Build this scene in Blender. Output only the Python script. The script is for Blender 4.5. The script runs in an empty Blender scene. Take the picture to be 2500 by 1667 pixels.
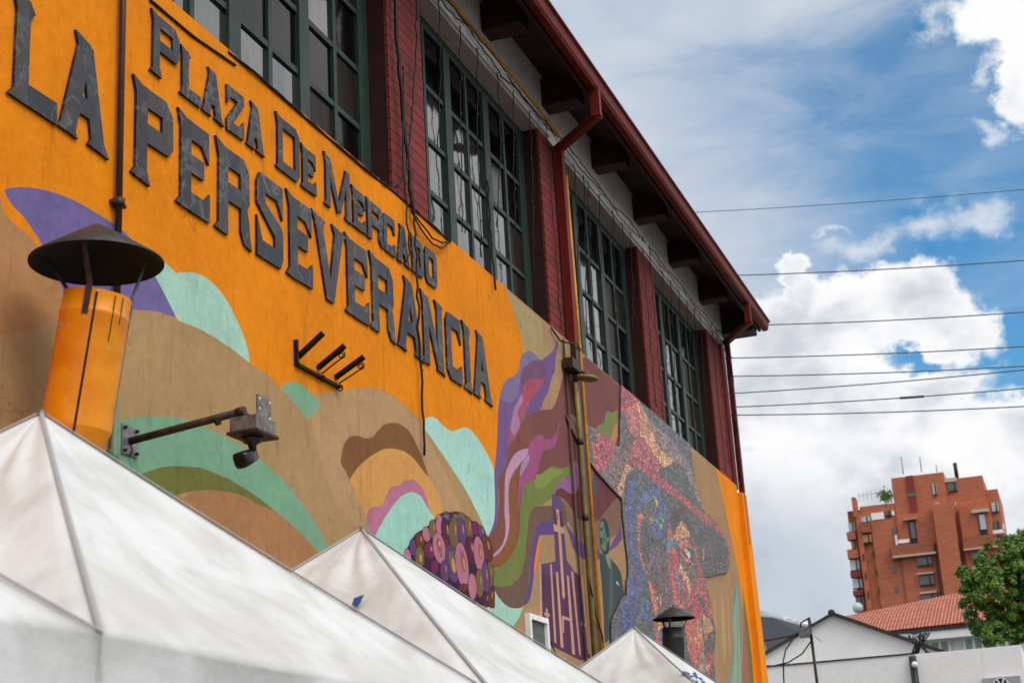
import bpy, bmesh, math, random
import numpy as np
from mathutils import Vector, Matrix
from mathutils import noise as mnoise
from mathutils.geometry import delaunay_2d_cdt
random.seed(7)
C = bpy.context.scene.collection
S = bpy.context.scene
R = math.radians
# ------------------------------------------------------------ camera
PP = np.array([1250, 833.5]); VR = np.array([2675, 1937.]); VV = np.array([529, -11270.])
FPX = float(np.sqrt(-((VR-PP) @ (VV-PP))))
def _c(p): return np.array([p[0]-PP[0], -(p[1]-PP[1]), -FPX])
AX = _c(VR); AX /= np.linalg.norm(AX)
AZ = _c(VV); AZ /= np.linalg.norm(AZ)
AY = np.cross(AZ, AX)
RM = np.stack([AX, AY, AZ])
CAM = np.array([0, -5.7, 1.6])
def onY(x, y, Y=0.0):
    d = RM @ _c((x, y)); return Vector(CAM + (Y-CAM[1])/d[1]*d)
def xz(x, y): p = onY(x, y); return (p.x, p.z)
def onX(x, y, X):
    d = RM @ _c((x, y)); return Vector(CAM + X/d[0]*d)
cam = bpy.data.cameras.new('camera'); camo = bpy.data.objects.new('camera', cam); C.objects.link(camo)
cam.sensor_width = 36; cam.lens = FPX/2500*36; cam.clip_end = 3000; cam.clip_start = .05
M4 = Matrix.Identity(4)
for i in range(3):
    for j in range(3): M4[i][j] = RM[i][j]
    M4[i][3] = CAM[i]
camo.matrix_world = M4; S.camera = camo
cam.dof.use_dof = True; cam.dof.focus_distance = 15.5; cam.dof.aperture_fstop = 3.6
S.view_settings.view_transform = 'Standard'; S.view_settings.look = 'None'
S.view_settings.exposure = 0.0; S.view_settings.gamma = 1
# ------------------------------------------------------------ sun and sky
SUN = Vector((-.30, -.72, .98)).normalized()
sun = bpy.data.lights.new('sun', 'SUN'); sun.energy = 2.15; sun.angle = R(40); sun.color = (1, .94, .85)
so = bpy.data.objects.new('sun', sun); C.objects.link(so); so.rotation_euler = SUN.to_track_quat('Z', 'Y').to_euler()
W = bpy.data.worlds.new('World'); S.world = W; W.use_nodes = True
class NT:
    """small helper to write node maths as expressions"""
    def __init__(s, nt): s.nt = nt; s.N = nt.nodes; s.L = nt.links
    def new(s, t, **k):
        n = s.N.new(t)
        for a, b in k.items(): setattr(n, a, b)
        return n
    def put(s, sock, v):
        if hasattr(v, 'is_output'): s.L.new(v, sock)
        elif isinstance(v, (tuple, list)) and len(sock.default_value) == 4 and len(v) == 3: sock.default_value = (*v, 1)
        else: sock.default_value = v
    def m(s, op, a, b=0.0, c=0.0, clamp=False):
        n = s.new('ShaderNodeMath', operation=op, use_clamp=clamp)
        s.put(n.inputs[0], a); s.put(n.inputs[1], b); s.put(n.inputs[2], c); return n.outputs[0]
    def step(s, v, lo, hi, a=0.0, b=1.0, smooth=True):
        n = s.new('ShaderNodeMapRange', interpolation_type='SMOOTHSTEP' if smooth else 'LINEAR')
        for i, q in enumerate((v, lo, hi, a, b)): s.put(n.inputs[i], q)
        return n.outputs[0]
    def mix(s, f, a, b, mode='MIX'):
        n = s.new('ShaderNodeMix', data_type='RGBA', blend_type=mode)
        s.put(n.inputs['Factor'], f); s.put(n.inputs[6], a); s.put(n.inputs[7], b); return n.outputs[2]
    def noise(s, vec, scale, detail=4, rough=.5, dist=0, out=0):
        n = s.new('ShaderNodeTexNoise'); 
        if vec is not None: s.L.new(vec, n.inputs['Vector'])
        n.inputs['Scale'].default_value = scale; n.inputs['Detail'].default_value = detail
        n.inputs['Roughness'].default_value = rough; n.inputs['Distortion'].default_value = dist
        return n.outputs[out]
    def vor(s, vec, scale, feature='F1', out='Distance', rnd=1.0):
        n = s.new('ShaderNodeTexVoronoi', feature=feature); s.L.new(vec, n.inputs['Vector'])
        n.inputs['Scale'].default_value = scale; n.inputs['Randomness'].default_value = rnd
        return n.outputs[out]
    def mapv(s, vec, scale=(1, 1, 1), loc=(0, 0, 0), rot=(0, 0, 0)):
        n = s.new('ShaderNodeMapping'); s.L.new(vec, n.inputs[0])
        n.inputs['Scale'].default_value = scale; n.inputs['Location'].default_value = loc; n.inputs['Rotation'].default_value = rot
        return n.outputs[0]
    def xyz(s, vec):
        n = s.new('ShaderNodeSeparateXYZ'); s.L.new(vec, n.inputs[0]); return n.outputs
    def comb(s, x, y, z=0.0):
        n = s.new('ShaderNodeCombineXYZ'); s.put(n.inputs[0], x); s.put(n.inputs[1], y); s.put(n.inputs[2], z); return n.outputs[0]
def lin(c):
    return tuple(((v/255)/12.92 if v/255 <= .04045 else ((v/255+.055)/1.055)**2.4) for v in c)
SKYK = 0.11            # world strength; cloud radiances below are divided by it
def build_world():
    t = NT(W.node_tree); t.N.clear()
    out = t.new('ShaderNodeOutputWorld'); bg = t.new('ShaderNodeBackground'); t.L.new(bg.outputs[0], out.inputs[0])
    bg.inputs[1].default_value = SKYK
    sky = t.new('ShaderNodeTexSky', sky_type='NISHITA', sun_disc=False)
    sky.sun_elevation = math.asin(SUN.z); sky.sun_rotation = math.atan2(SUN.x, SUN.y)
    sky.air_density = 1.0; sky.dust_density = .4; sky.ozone_density = 2.5
    geo = t.new('ShaderNodeTexCoord').outputs['Generated']
    X, Y, Z = t.xyz(geo)
    az = t.m('ARCTAN2', Y, X); el = t.m('ARCSINE', Z)       # azimuth from the street's axis, elevation
    vec = t.comb(az, t.m('MULTIPLY', el, 1.25), 0.0)
    wn = t.new('ShaderNodeTexNoise'); t.L.new(vec, wn.inputs['Vector']); wn.inputs['Scale'].default_value = 14; wn.inputs['Detail'].default_value = 5; wn.inputs['Roughness'].default_value = .62
    wx, wy, wz = t.xyz(wn.outputs['Color'])
    uu = t.m('ADD', az, t.m('MULTIPLY', t.m('SUBTRACT', wx, .5), .075))
    vv = t.m('ADD', el, t.m('MULTIPLY', t.m('SUBTRACT', wy, .5), .075))
    def pa(px, py):
        d = RM @ _c((px, py)); d /= np.linalg.norm(d); return math.atan2(d[1], d[0]), math.asin(d[2])
    K = 1/FPX
    def blob(px, py, rx, ry, u=uu, v=vv):
        a, e = pa(px, py)
        ce = math.cos(e)
        dx = t.m('MULTIPLY', t.m('SUBTRACT', u, a), ce/(rx*K)); dy = t.m('MULTIPLY', t.m('SUBTRACT', v, e), 1/(ry*K))
        return t.m('SUBTRACT', 1.0, t.m('SQRT', t.m('ADD', t.m('MULTIPLY', dx, dx), t.m('MULTIPLY', dy, dy))))
    def union(l):
        r = l[0]
        for b in l[1:]: r = t.m('MAXIMUM', r, b)
        return r
    fine = t.noise(vec, 42, 6, .6)
    soft = t.noise(vec, 9, 5, .55)
    # blue sky seen between the clouds
    blue = t.mix(1.0, sky.outputs[0], (.44, 1.10, 1.32), 'MULTIPLY')
    # thin high veil, streaked
    sv = t.mapv(vec, (1.0, 2.4, 1), rot=(0, 0, R(-24)))
    st = t.noise(sv, 9, 6, .6, .6)
    a0, e0 = pa(1450, 300)
    veil = union([blob(1250, 250, 860, 950, az, el), blob(1500, 650, 720, 540, az, el), blob(1750, 0, 650, 200, az, el), t.m('MULTIPLY', blob(2250, 330, 600, 300, az, el), .08)])
    veil = t.m('ADD', veil, t.m('MULTIPLY', t.m('SUBTRACT', st, .5), .9))
    vm = t.step(veil, -.25, .75)
    vcol = t.mix(t.step(soft, .35, .7), tuple(v/SKYK for v in lin((192, 205, 222))), tuple(v/SKYK for v in lin((210, 217, 227))))
    col = t.mix(t.m('MULTIPLY', vm, .95), blue, vcol)
    # wisps
    wi = union([blob(2280, 575, 190, 70), blob(2130, 610, 150, 50), blob(2400, 550, 150, 60), blob(2060, 560, 60, 18), blob(2470, 200, 60, 60), blob(2420, 330, 50, 40), blob(2260, 60, 90, 45), blob(2380, 170, 30, 60)])
    wi = t.m('ADD', wi, t.m('MULTIPLY', t.m('SUBTRACT', fine, .5), 1.7))
    col = t.mix(t.m('MULTIPLY', t.step(wi, .15, 1.1), .8), col, tuple(v/SKYK for v in lin((225, 232, 240))))
    # cumulus
    cu = union([blob(1880, 800, 230, 130), blob(2080, 770, 220, 105), blob(2240, 770, 170, 105), blob(2330, 800, 110, 95), blob(1945, 655, 58, 45), blob(1950, 720, 70, 60),
                blob(1950, 960, 420, 170), blob(2200, 960, 260, 90), blob(2260, 1080, 330, 130), blob(2450, 1090, 180, 120), blob(2000, 1300, 900, 330), blob(2520, 40, 190, 120), blob(2510, 200, 90, 130), blob(2400, 1500, 900, 400),
                blob(900, 1900, 1600, 500)])
    gap = blob(2270, 855, 110, 30)
    cu = t.m('SUBTRACT', cu, t.m('MULTIPLY', t.m('MAXIMUM', gap, 0.0), .3))
    rest = t.m('MAXIMUM', t.m('MAXIMUM', t.step(az, -.03, -.16), t.step(az, .72, .9)), t.step(el, .66, .85))  # unseen cloud cover added around the view to whiten ambient light and reflections
    cu = t.m('MAXIMUM', cu, t.m('ADD', t.m('MULTIPLY', rest, .5), t.m('MULTIPLY', t.m('SUBTRACT', soft, .5), 1.6)) if False else t.m('SUBTRACT', t.m('MULTIPLY', rest, .9), .45))
    cu = t.m('ADD', cu, t.m('MULTIPLY', t.m('SUBTRACT', fine, .5), .75))
    cm = t.step(cu, .0, .32)
    # billows: light tops, grey undersides
    bv = t.m('ADD', t.m('MULTIPLY', t.noise(t.mapv(vec, (1, 1, 1), loc=(.0, -.035, 0)), 16, 5, .55), 1.0), t.m('MULTIPLY', soft, .7))
    core = t.step(cu, .1, .75)
    greyness = t.m('MULTIPLY', t.step(bv, .72, 1.05), t.m('ADD', t.m('MULTIPLY', core, .8), .05), clamp=True)
    white = tuple(v/SKYK*1.02 for v in lin((252, 252, 253))); grey = tuple(v/SKYK for v in lin((196, 203, 214)))
    cc = t.mix(greyness, white, grey)
    low = blob(1850, 1480, 520, 400, az, el)
    cc = t.mix(t.m('MULTIPLY', t.step(low, .0, .7), .75), cc, tuple(v/SKYK for v in lin((176, 190, 205))))
    col = t.mix(cm, col, cc)
    # everything below the horizon: plain haze colour (hidden by the ground)
    col = t.mix(t.step(el, -.03, 0.0), tuple(v/SKYK for v in lin((120, 122, 125))), col)
    t.L.new(col, bg.inputs[0])
build_world()
# ------------------------------------------------------------ materials
MATS = {}
def newmat(name):
    m = bpy.data.materials.new(name); m.use_nodes = True
    t = NT(m.node_tree); b = m.node_tree.nodes['Principled BSDF']; MATS[name] = m
    pos = t.new('ShaderNodeNewGeometry').outputs['Position']
    return m, t, b, pos
def bump(t, b, h, dist, strength=1.0):
    n = t.new('ShaderNodeBump'); n.inputs['Distance'].default_value = dist; n.inputs['Strength'].default_value = strength
    t.L.new(h, n.inputs['Height']); t.L.new(n.outputs[0], b.inputs['Normal'])
def alb(c, k=1.0): return tuple(min(.9, v*k) for v in lin(c))
def simple(name, c, rough=.6, metal=0.0, nz=8, amt=.25, bmp=.0, bscale=60, spec=.4, stain=None, k=1.0):
    m, t, b, pos = newmat(name)
    a = alb(c, k)
    n = t.noise(pos, nz, 5, .6)
    col = t.mix(t.step(n, .3, .7), tuple(v*(1-amt) for v in a), tuple(min(.95, v*(1+amt)) for v in a))
    if stain:
        n2 = t.noise(t.mapv(pos, (1, 1, .25)), 5, 6, .65)
        col = t.mix(t.m('MULTIPLY', t.step(n2, .52, .72), stain[1]), col, stain[0])
    t.put(b.inputs['Base Color'], col)
    b.inputs['Roughness'].default_value = rough; b.inputs['Metallic'].default_value = metal
    b.inputs['Specular IOR Level'].default_value = spec
    if bmp: bump(t, b, t.noise(pos, bscale, 5, .6), bmp)
    return m
KW = 1.06   # picture colour to paint reflectance on the shaded facade
def plaster(name, attr=True, c=(200, 200, 200), dirt=1.0):
    m, t, b, pos = newmat(name)
    if attr:
        base = t.new('ShaderNodeAttribute', attribute_name='paint').outputs['Color']
    else:
        base = t.mix(0.0, alb(c), alb(c))
    n1 = t.noise(pos, 1.1, 6, .6); n2 = t.noise(pos, 11, 6, .65); n3 = t.noise(pos, 95, 3, .6)
    f = t.m('ADD', t.m('ADD', t.m('MULTIPLY', t.m('SUBTRACT', n1, .5), .55*dirt), t.m('MULTIPLY', t.m('SUBTRACT', n2, .5), .5*dirt)), t.m('MULTIPLY', t.m('SUBTRACT', n3, .5), .35))
    f = t.m('ADD', f, 1.0)
    cf = t.comb(f, f, f)
    col = t.mix(1.0, base, cf, 'MULTIPLY')
    # vertical rain streaks and greenish dirt
    streak = t.noise(t.mapv(pos, (3.2, 1, .35)), 2.2, 6, .7)
    col = t.mix(t.m('MULTIPLY', t.step(streak, .52, .76), .5*dirt), col, t.mix(1.0, base, (.42, .40, .34), 'MULTIPLY'))
    bl = t.noise(pos, 3.1, 7, .72)
    col = t.mix(t.m('MULTIPLY', t.step(bl, .54, .76), .5*dirt), col, t.mix(1.0, base, (.55, .42, .38), 'MULTIPLY'))
    # little pits, scuffs and pock marks
    wv = t.comb(t.xyz(pos)[0], t.xyz(pos)[2], 0.0)
    wob = t.new('ShaderNodeVectorMath', operation='ADD'); t.L.new(wv, wob.inputs[0])
    sc = t.new('ShaderNodeVectorMath', operation='SCALE'); t.L.new(t.noise(pos, 9, 4, .7, out=1), sc.inputs[0]); sc.inputs['Scale'].default_value = .22
    t.L.new(sc.outputs[0], wob.inputs[1])
    hair = t.vor(wob.outputs[0], 2.3, 'DISTANCE_TO_EDGE')
    hm = t.m('MULTIPLY', t.step(hair, .012, .0), t.step(t.noise(pos, 1.3, 4, .65), .57, .66))
    pit = t.vor(t.mapv(pos, (1, 1, .6)), 17)
    pm = t.m('MULTIPLY', t.step(pit, .11, .03), t.step(t.noise(pos, 4, 4, .6), .44, .6))
    dk = t.m('MAXIMUM', t.m('MULTIPLY', hm, .4), t.m('MULTIPLY', pm, .8))
    col = t.mix(t.m('MULTIPLY', dk, dirt), col, t.mix(1.0, base, (.16, .13, .1), 'MULTIPLY'))
    t.put(b.inputs['Base Color'], col); b.inputs['Roughness'].default_value = .8; b.inputs['Specular IOR Level'].default_value = .12
    h = t.m('ADD', t.m('MULTIPLY', n2, .5), t.m('ADD', t.m('MULTIPLY', n3, .22), t.m('MULTIPLY', dk, -.5)))
    bump(t, b, h, .012)
    return m
plaster('mural_plaster')
plaster('white_plaster', False, (240, 236, 231), 1.0)
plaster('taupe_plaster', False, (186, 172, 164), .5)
plaster('orange_plaster', False, (242, 146, 24), .7)
# broken-tile mosaic
def mosaic_mat():
    m, t, b, pos = newmat('mosaic')
    base = t.new('ShaderNodeAttribute', attribute_name='paint').outputs['Color']
    X, Y, Z = t.xyz(pos)
    n = t.noise(pos, 5, 3, .5, out=1)
    v = t.new('ShaderNodeVectorMath', operation='ADD'); t.L.new(t.comb(t.m('MULTIPLY', X, 10.5), t.m('MULTIPLY', Z, 17), 0.0), v.inputs[0])
    s = t.new('ShaderNodeVectorMath', operation='SCALE'); t.L.new(n, s.inputs[0]); s.inputs['Scale'].default_value = 1.6; t.L.new(s.outputs[0], v.inputs[1])
    e = t.vor(v.outputs[0], 1.0, 'DISTANCE_TO_EDGE'); c = t.vor(v.outputs[0], 1.0, 'F1', 'Color')
    r = t.xyz(c)[0]; g = t.xyz(c)[1]
    f = t.m('ADD', .6, t.m('MULTIPLY', r, .85))
    col = t.mix(1.0, base, t.comb(f, f, t.m('MULTIPLY', f, t.m('ADD', .94, t.m('MULTIPLY', g, .12)))), 'MULTIPLY')
    fl = t.noise(t.mapv(pos, (1, 1, .16)), 45, 3, .6)
    col = t.mix(t.m('MULTIPLY', t.step(fl, .5, .7), .35), col, t.mix(1.0, base, (1.6, 1.6, 1.6), 'MULTIPLY'))
    gr = t.step(e, .085, .03)
    col = t.mix(t.m('MULTIPLY', gr, .92), col, (.03, .022, .025))
    t.put(b.inputs['Base Color'], col); b.inputs['Roughness'].default_value = .5
    bump(t, b, t.m('SUBTRACT', t.m('MULTIPLY', fl, .2), gr), .01)
mosaic_mat()
def letter_mat():
    m, t, b, pos = newmat('slate_tile')
    base = t.new('ShaderNodeAttribute', attribute_name='paint').outputs['Color']
    n = t.noise(pos, 3.5, 6, .6, 1.2)
    vein = t.step(t.m('ABSOLUTE', t.m('SUBTRACT', n, .5)), .05, .0)
    vm = t.m('MULTIPLY', vein, t.step(t.noise(pos, 2.3, 3, .6), .38, .6))
    n2 = t.noise(pos, 22, 5, .6)
    f = t.m('ADD', .75, t.m('MULTIPLY', n2, .5))
    col = t.mix(1.0, base, t.comb(f, f, f), 'MULTIPLY')
    col = t.mix(t.m('MULTIPLY', vm, .36), col, (.26, .27, .29))
    t.put(b.inputs['Base Color'], col); b.inputs['Roughness'].default_value = .5; b.inputs['Specular IOR Level'].default_value = .3
    bump(t, b, n2, .002)
letter_mat()
def brick_mat(name, c, mort, rowh=.12, bw=.27, vis=.85, swap=False, rough=.75, var=.18):
    m, t, b, pos = newmat(name)
    X, Y, Z = t.xyz(pos)
    v = t.comb(t.m('ADD', X, Y), Z, 0.0)
    br = t.new('ShaderNodeTexBrick'); t.L.new(v, br.inputs['Vector'])
    a = alb(c)
    br.inputs['Color1'].default_value = (*[x*(1+var) for x in a], 1); br.inputs['Color2'].default_value = (*[x*(1-var) for x in a], 1)
    br.inputs['Mortar'].default_value = (*mort, 1); br.inputs['Scale'].default_value = 1
    br.inputs['Mortar Size'].default_value = rowh*.07; br.inputs['Mortar Smooth'].default_value = .3
    br.inputs['Brick Width'].default_value = bw; br.inputs['Row Height'].default_value = rowh
    n = t.noise(pos, 6, 5, .6); f = t.m('ADD', .72, t.m('MULTIPLY', n, .56))
    col = t.mix(1.0, br.outputs['Color'], t.comb(f, f, f), 'MULTIPLY')
    t.put(b.inputs['Base Color'], col); b.inputs['Roughness'].default_value = rough
    bump(t, b, t.m('SUBTRACT', t.m('MULTIPLY', n, .2), br.outputs['Fac']), rowh*.1)
brick_mat('red_brick', (120, 36, 32), (.016, .003, .003), bw=.85, rough=.85)
simple('shaded_maroon_render', (50, 10, 9), .7, nz=4, amt=.3, bmp=.004)  # smooth pier returns; their shade is put into this darker maroon
def glass_mat(name, c, ior, rough, dust):
    m, t, b, pos = newmat(name)
    n = t.noise(pos, 30, 6, .7); n2 = t.noise(t.mapv(pos, (4, 1, .3)), 3, 5, .6)
    t.put(b.inputs['Base Color'], t.mix(t.m('MULTIPLY', t.step(n2, .4, .7), dust), alb(c), alb((120, 118, 116))))
    b.inputs['IOR'].default_value = ior; t.put(b.inputs['Roughness'], t.step(n, .3, .8, rough, rough+.08))
    b.inputs['Specular IOR Level'].default_value = .5
    bump(t, b, t.noise(pos, 2.2, 2, .5), .004)
glass_mat('window_glass', (26, 32, 38), 2.5, .02, .16)
glass_mat('dark_reflection_glass', (3, 4, 6), 1.3, .08, .0)  # darker copy of the window glass, dark reflections put into its colour
glass_mat('curtain_glass', (36, 27, 24), 1.15, .3, .08)
simple('green_paint', (36, 58, 51), .5, nz=6, amt=.2, bmp=.003, stain=((.02, .03, .025), .5))
simple('red_paint', (110, 28, 20), .55, nz=3, amt=.2, bmp=.002, spec=.2)
simple('dark_red_wood', (50, 17, 14), .6, nz=4, amt=.3, bmp=.004, stain=((.004, .002, .002), .6))
simple('soffit_board', (56, 34, 30), .7, nz=3, amt=.35, bmp=.004, stain=((.006, .004, .004), .7))
simple('white_pipe', (240, 240, 238), .35, nz=9, amt=.08)
simple('yellow_pipe', (196, 132, 24), .45, nz=9, amt=.2, stain=((.08, .03, .005), .5))
simple('brown_pipe', (60, 34, 24), .5, nz=5, amt=.35, bmp=.003, stain=((.01, .005, .003), .6))
simple('khaki_pipe', (140, 120, 66), .45, nz=5, amt=.25, stain=((.06, .04, .02), .5))
simple('black_cable', (13, 11, 11), .6, amt=.2)
simple('bulb', (60, 58, 50), .2, amt=.1)
simple('steel', (128, 126, 128), .42, .6, nz=14, amt=.3, bmp=.002, stain=((.05, .03, .02), .7))
simple('rusty_steel', (62, 46, 38), .55, .35, nz=16, amt=.5, bmp=.003, stain=((.1, .06, .04), .5))
simple('box_steel', (118, 112, 110), .45, .4, nz=18, amt=.4, bmp=.003, stain=((.06, .03, .02), .7))
simple('camera_plastic', (38, 36, 40), .3, nz=10, amt=.2)
simple('lens', (4, 4, 5), .12, amt=0)
simple('cowl_metal', (62, 60, 62), .5, .35, nz=20, amt=.35, bmp=.004, bscale=90)
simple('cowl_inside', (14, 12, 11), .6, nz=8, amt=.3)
simple('galvanised', (110, 112, 114), .4, .55, nz=7, amt=.25, stain=((.05, .05, .05), .4))
simple('galvanised_dark', (58, 60, 64), .5, .4, nz=9, amt=.2)
simple('iron', (30, 18, 14), .6, .3, nz=20, amt=.5, bmp=.003)
simple('window_mesh', (90, 92, 96), .6, nz=30, amt=.3)
simple('asphalt', (72, 72, 72), .85, nz=2, amt=.2, bmp=.005)
simple('pavement', (92, 88, 84), .85, nz=3, amt=.15, bmp=.004)
simple('roof_sheet', (70, 40, 36), .6, amt=.2)
simple('coping', (54, 52, 48), .8, nz=6, amt=.4, bmp=.01)
simple('concrete_band', (196, 178, 165), .7, amt=.1)
simple('tower_red', (128, 48, 46), .6, amt=.08)
simple('tower_glass', (70, 78, 84), .15, spec=.8, nz=.2, amt=.25)
simple('tower_pale', (186, 200, 206), .35, amt=.12, nz=.5)
simple('tower_blind', (176, 138, 92), .6, amt=.1)
simple('tower_frame', (22, 26, 30), .5, amt=.1)
simple('bluewhite_wall', (240, 242, 248), .7, amt=.06, nz=2, bmp=.003)
simple('green_blind', (150, 170, 165), .5, amt=.12, nz=3)
simple('sign_grey', (165, 165, 172), .5, amt=.05)
simple('sign_navy', (18, 28, 58), .35, amt=.05)
simple('sign_white', (235, 236, 238), .4, amt=.02)
simple('wire_green', (66, 92, 92), .6, amt=.1)
simple('bark', (70, 55, 42), .85, nz=12, amt=.4, bmp=.02)
simple('floodlight_glass', (150, 145, 130), .3, amt=.2)
simple('print_blue', (18, 72, 122), .6, amt=.1)
simple('canopy_underlay', (190, 190, 188), .6, amt=.05)
def canopy_mat():
    m, t, b, pos = newmat('tent_canvas')
    n1 = t.noise(pos, 1.7, 6, .6, .8); n2 = t.noise(pos, 9, 6, .65); n3 = t.noise(t.mapv(pos, (1, 1, .4), rot=(.3, .2, .9)), 2.6, 5, .55, 1.0)
    col = t.mix(t.step(n1, .38, .68), alb((212, 215, 218)), alb((192, 193, 192)))
    col = t.mix(t.m('MULTIPLY', t.step(n2, .5, .76), .26), col, alb((168, 169, 168)))
    sp = t.vor(pos, 4.2); col = t.mix(t.step(sp, .028, .015), col, (.08, .08, .08))
    t.put(b.inputs['Base Color'], col); b.inputs['Roughness'].default_value = .75; b.inputs['Specular IOR Level'].default_value = .15
    b.inputs['Transmission Weight'].default_value = 0
    bump(t, b, t.m('ADD', t.m('MULTIPLY', t.noise(t.mapv(pos, (1, 1, .5), rot=(.3, .2, .9)), 1.7, 2, .4, .4), 1.0), t.m('MULTIPLY', n2, .12)), .06)
    m2, t, b, pos = newmat('tent_seam')
    n1 = t.noise(pos, 9, 5, .6)
    t.put(b.inputs['Base Color'], t.mix(n1, alb((150, 153, 158)), alb((180, 182, 184)))); b.inputs['Roughness'].default_value = .6
canopy_mat()
def chimney_mat():
    m, t, b, pos = newmat('chimney_orange')
    n = t.noise(pos, 5, 5, .6)
    col = t.mix(t.step(n, .3, .7), alb((228, 132, 4)), alb((244, 156, 8)))
    n2 = t.noise(t.mapv(pos, (1, 1, 1)), 14, 5, .6)
    z = t.xyz(pos)[2]
    flake = t.m('MULTIPLY', t.step(n2, .63, .66), t.step(z, 4.2, 4.45))
    col = t.mix(flake, col, (.42, .46, .5))
    t.put(b.inputs['Base Color'], col); b.inputs['Roughness'].default_value = .42
    bump(t, b, n, .004)
chimney_mat()
def leaf_mat():
    m, t, b, pos = newmat('leaves')
    n = t.noise(pos, 1.4, 4, .6)
    n2 = t.noise(pos, 14, 3, .6)
    col = t.mix(t.step(n2, .35, .7), (.035, .09, .008), (.17, .33, .02))
    t.put(b.inputs['Base Color'], col); b.inputs['Roughness'].default_value = .45
leaf_mat()
def tile_mat():
    m, t, b, pos = newmat('roof_tiles')
    X, Y, Z = t.xyz(pos)
    w = t.new('ShaderNodeTexWave', wave_type='BANDS', bands_direction='Y'); t.L.new(pos, w.inputs[0]); w.inputs['Scale'].default_value = 2.4; w.inputs['Distortion'].default_value = .8
    row = t.m('FRACT', t.m('MULTIPLY', Z, 4.1))
    n = t.noise(pos, 5, 5, .65)
    col = t.mix(t.step(n, .3, .7), alb((176, 92, 66)), alb((222, 140, 112)))
    col = t.mix(t.m('MULTIPLY', t.step(w.outputs[1], .45, .1), .65), col, alb((96, 42, 32)))
    col = t.mix(t.m('MULTIPLY', t.step(row, .16, .0), .5), col, alb((90, 44, 34)))
    t.put(b.inputs['Base Color'], col); b.inputs['Roughness'].default_value = .8
    bump(t, b, w.outputs[1], .06)
tile_mat()
brick_mat('tower_brick', (184, 106, 76), alb((164, 92, 70)), .35, 1.1, var=.1)
brick_mat('tower_brick_dark', (156, 88, 64), alb((150, 76, 56)), .35, 1.1, var=.1)
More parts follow.
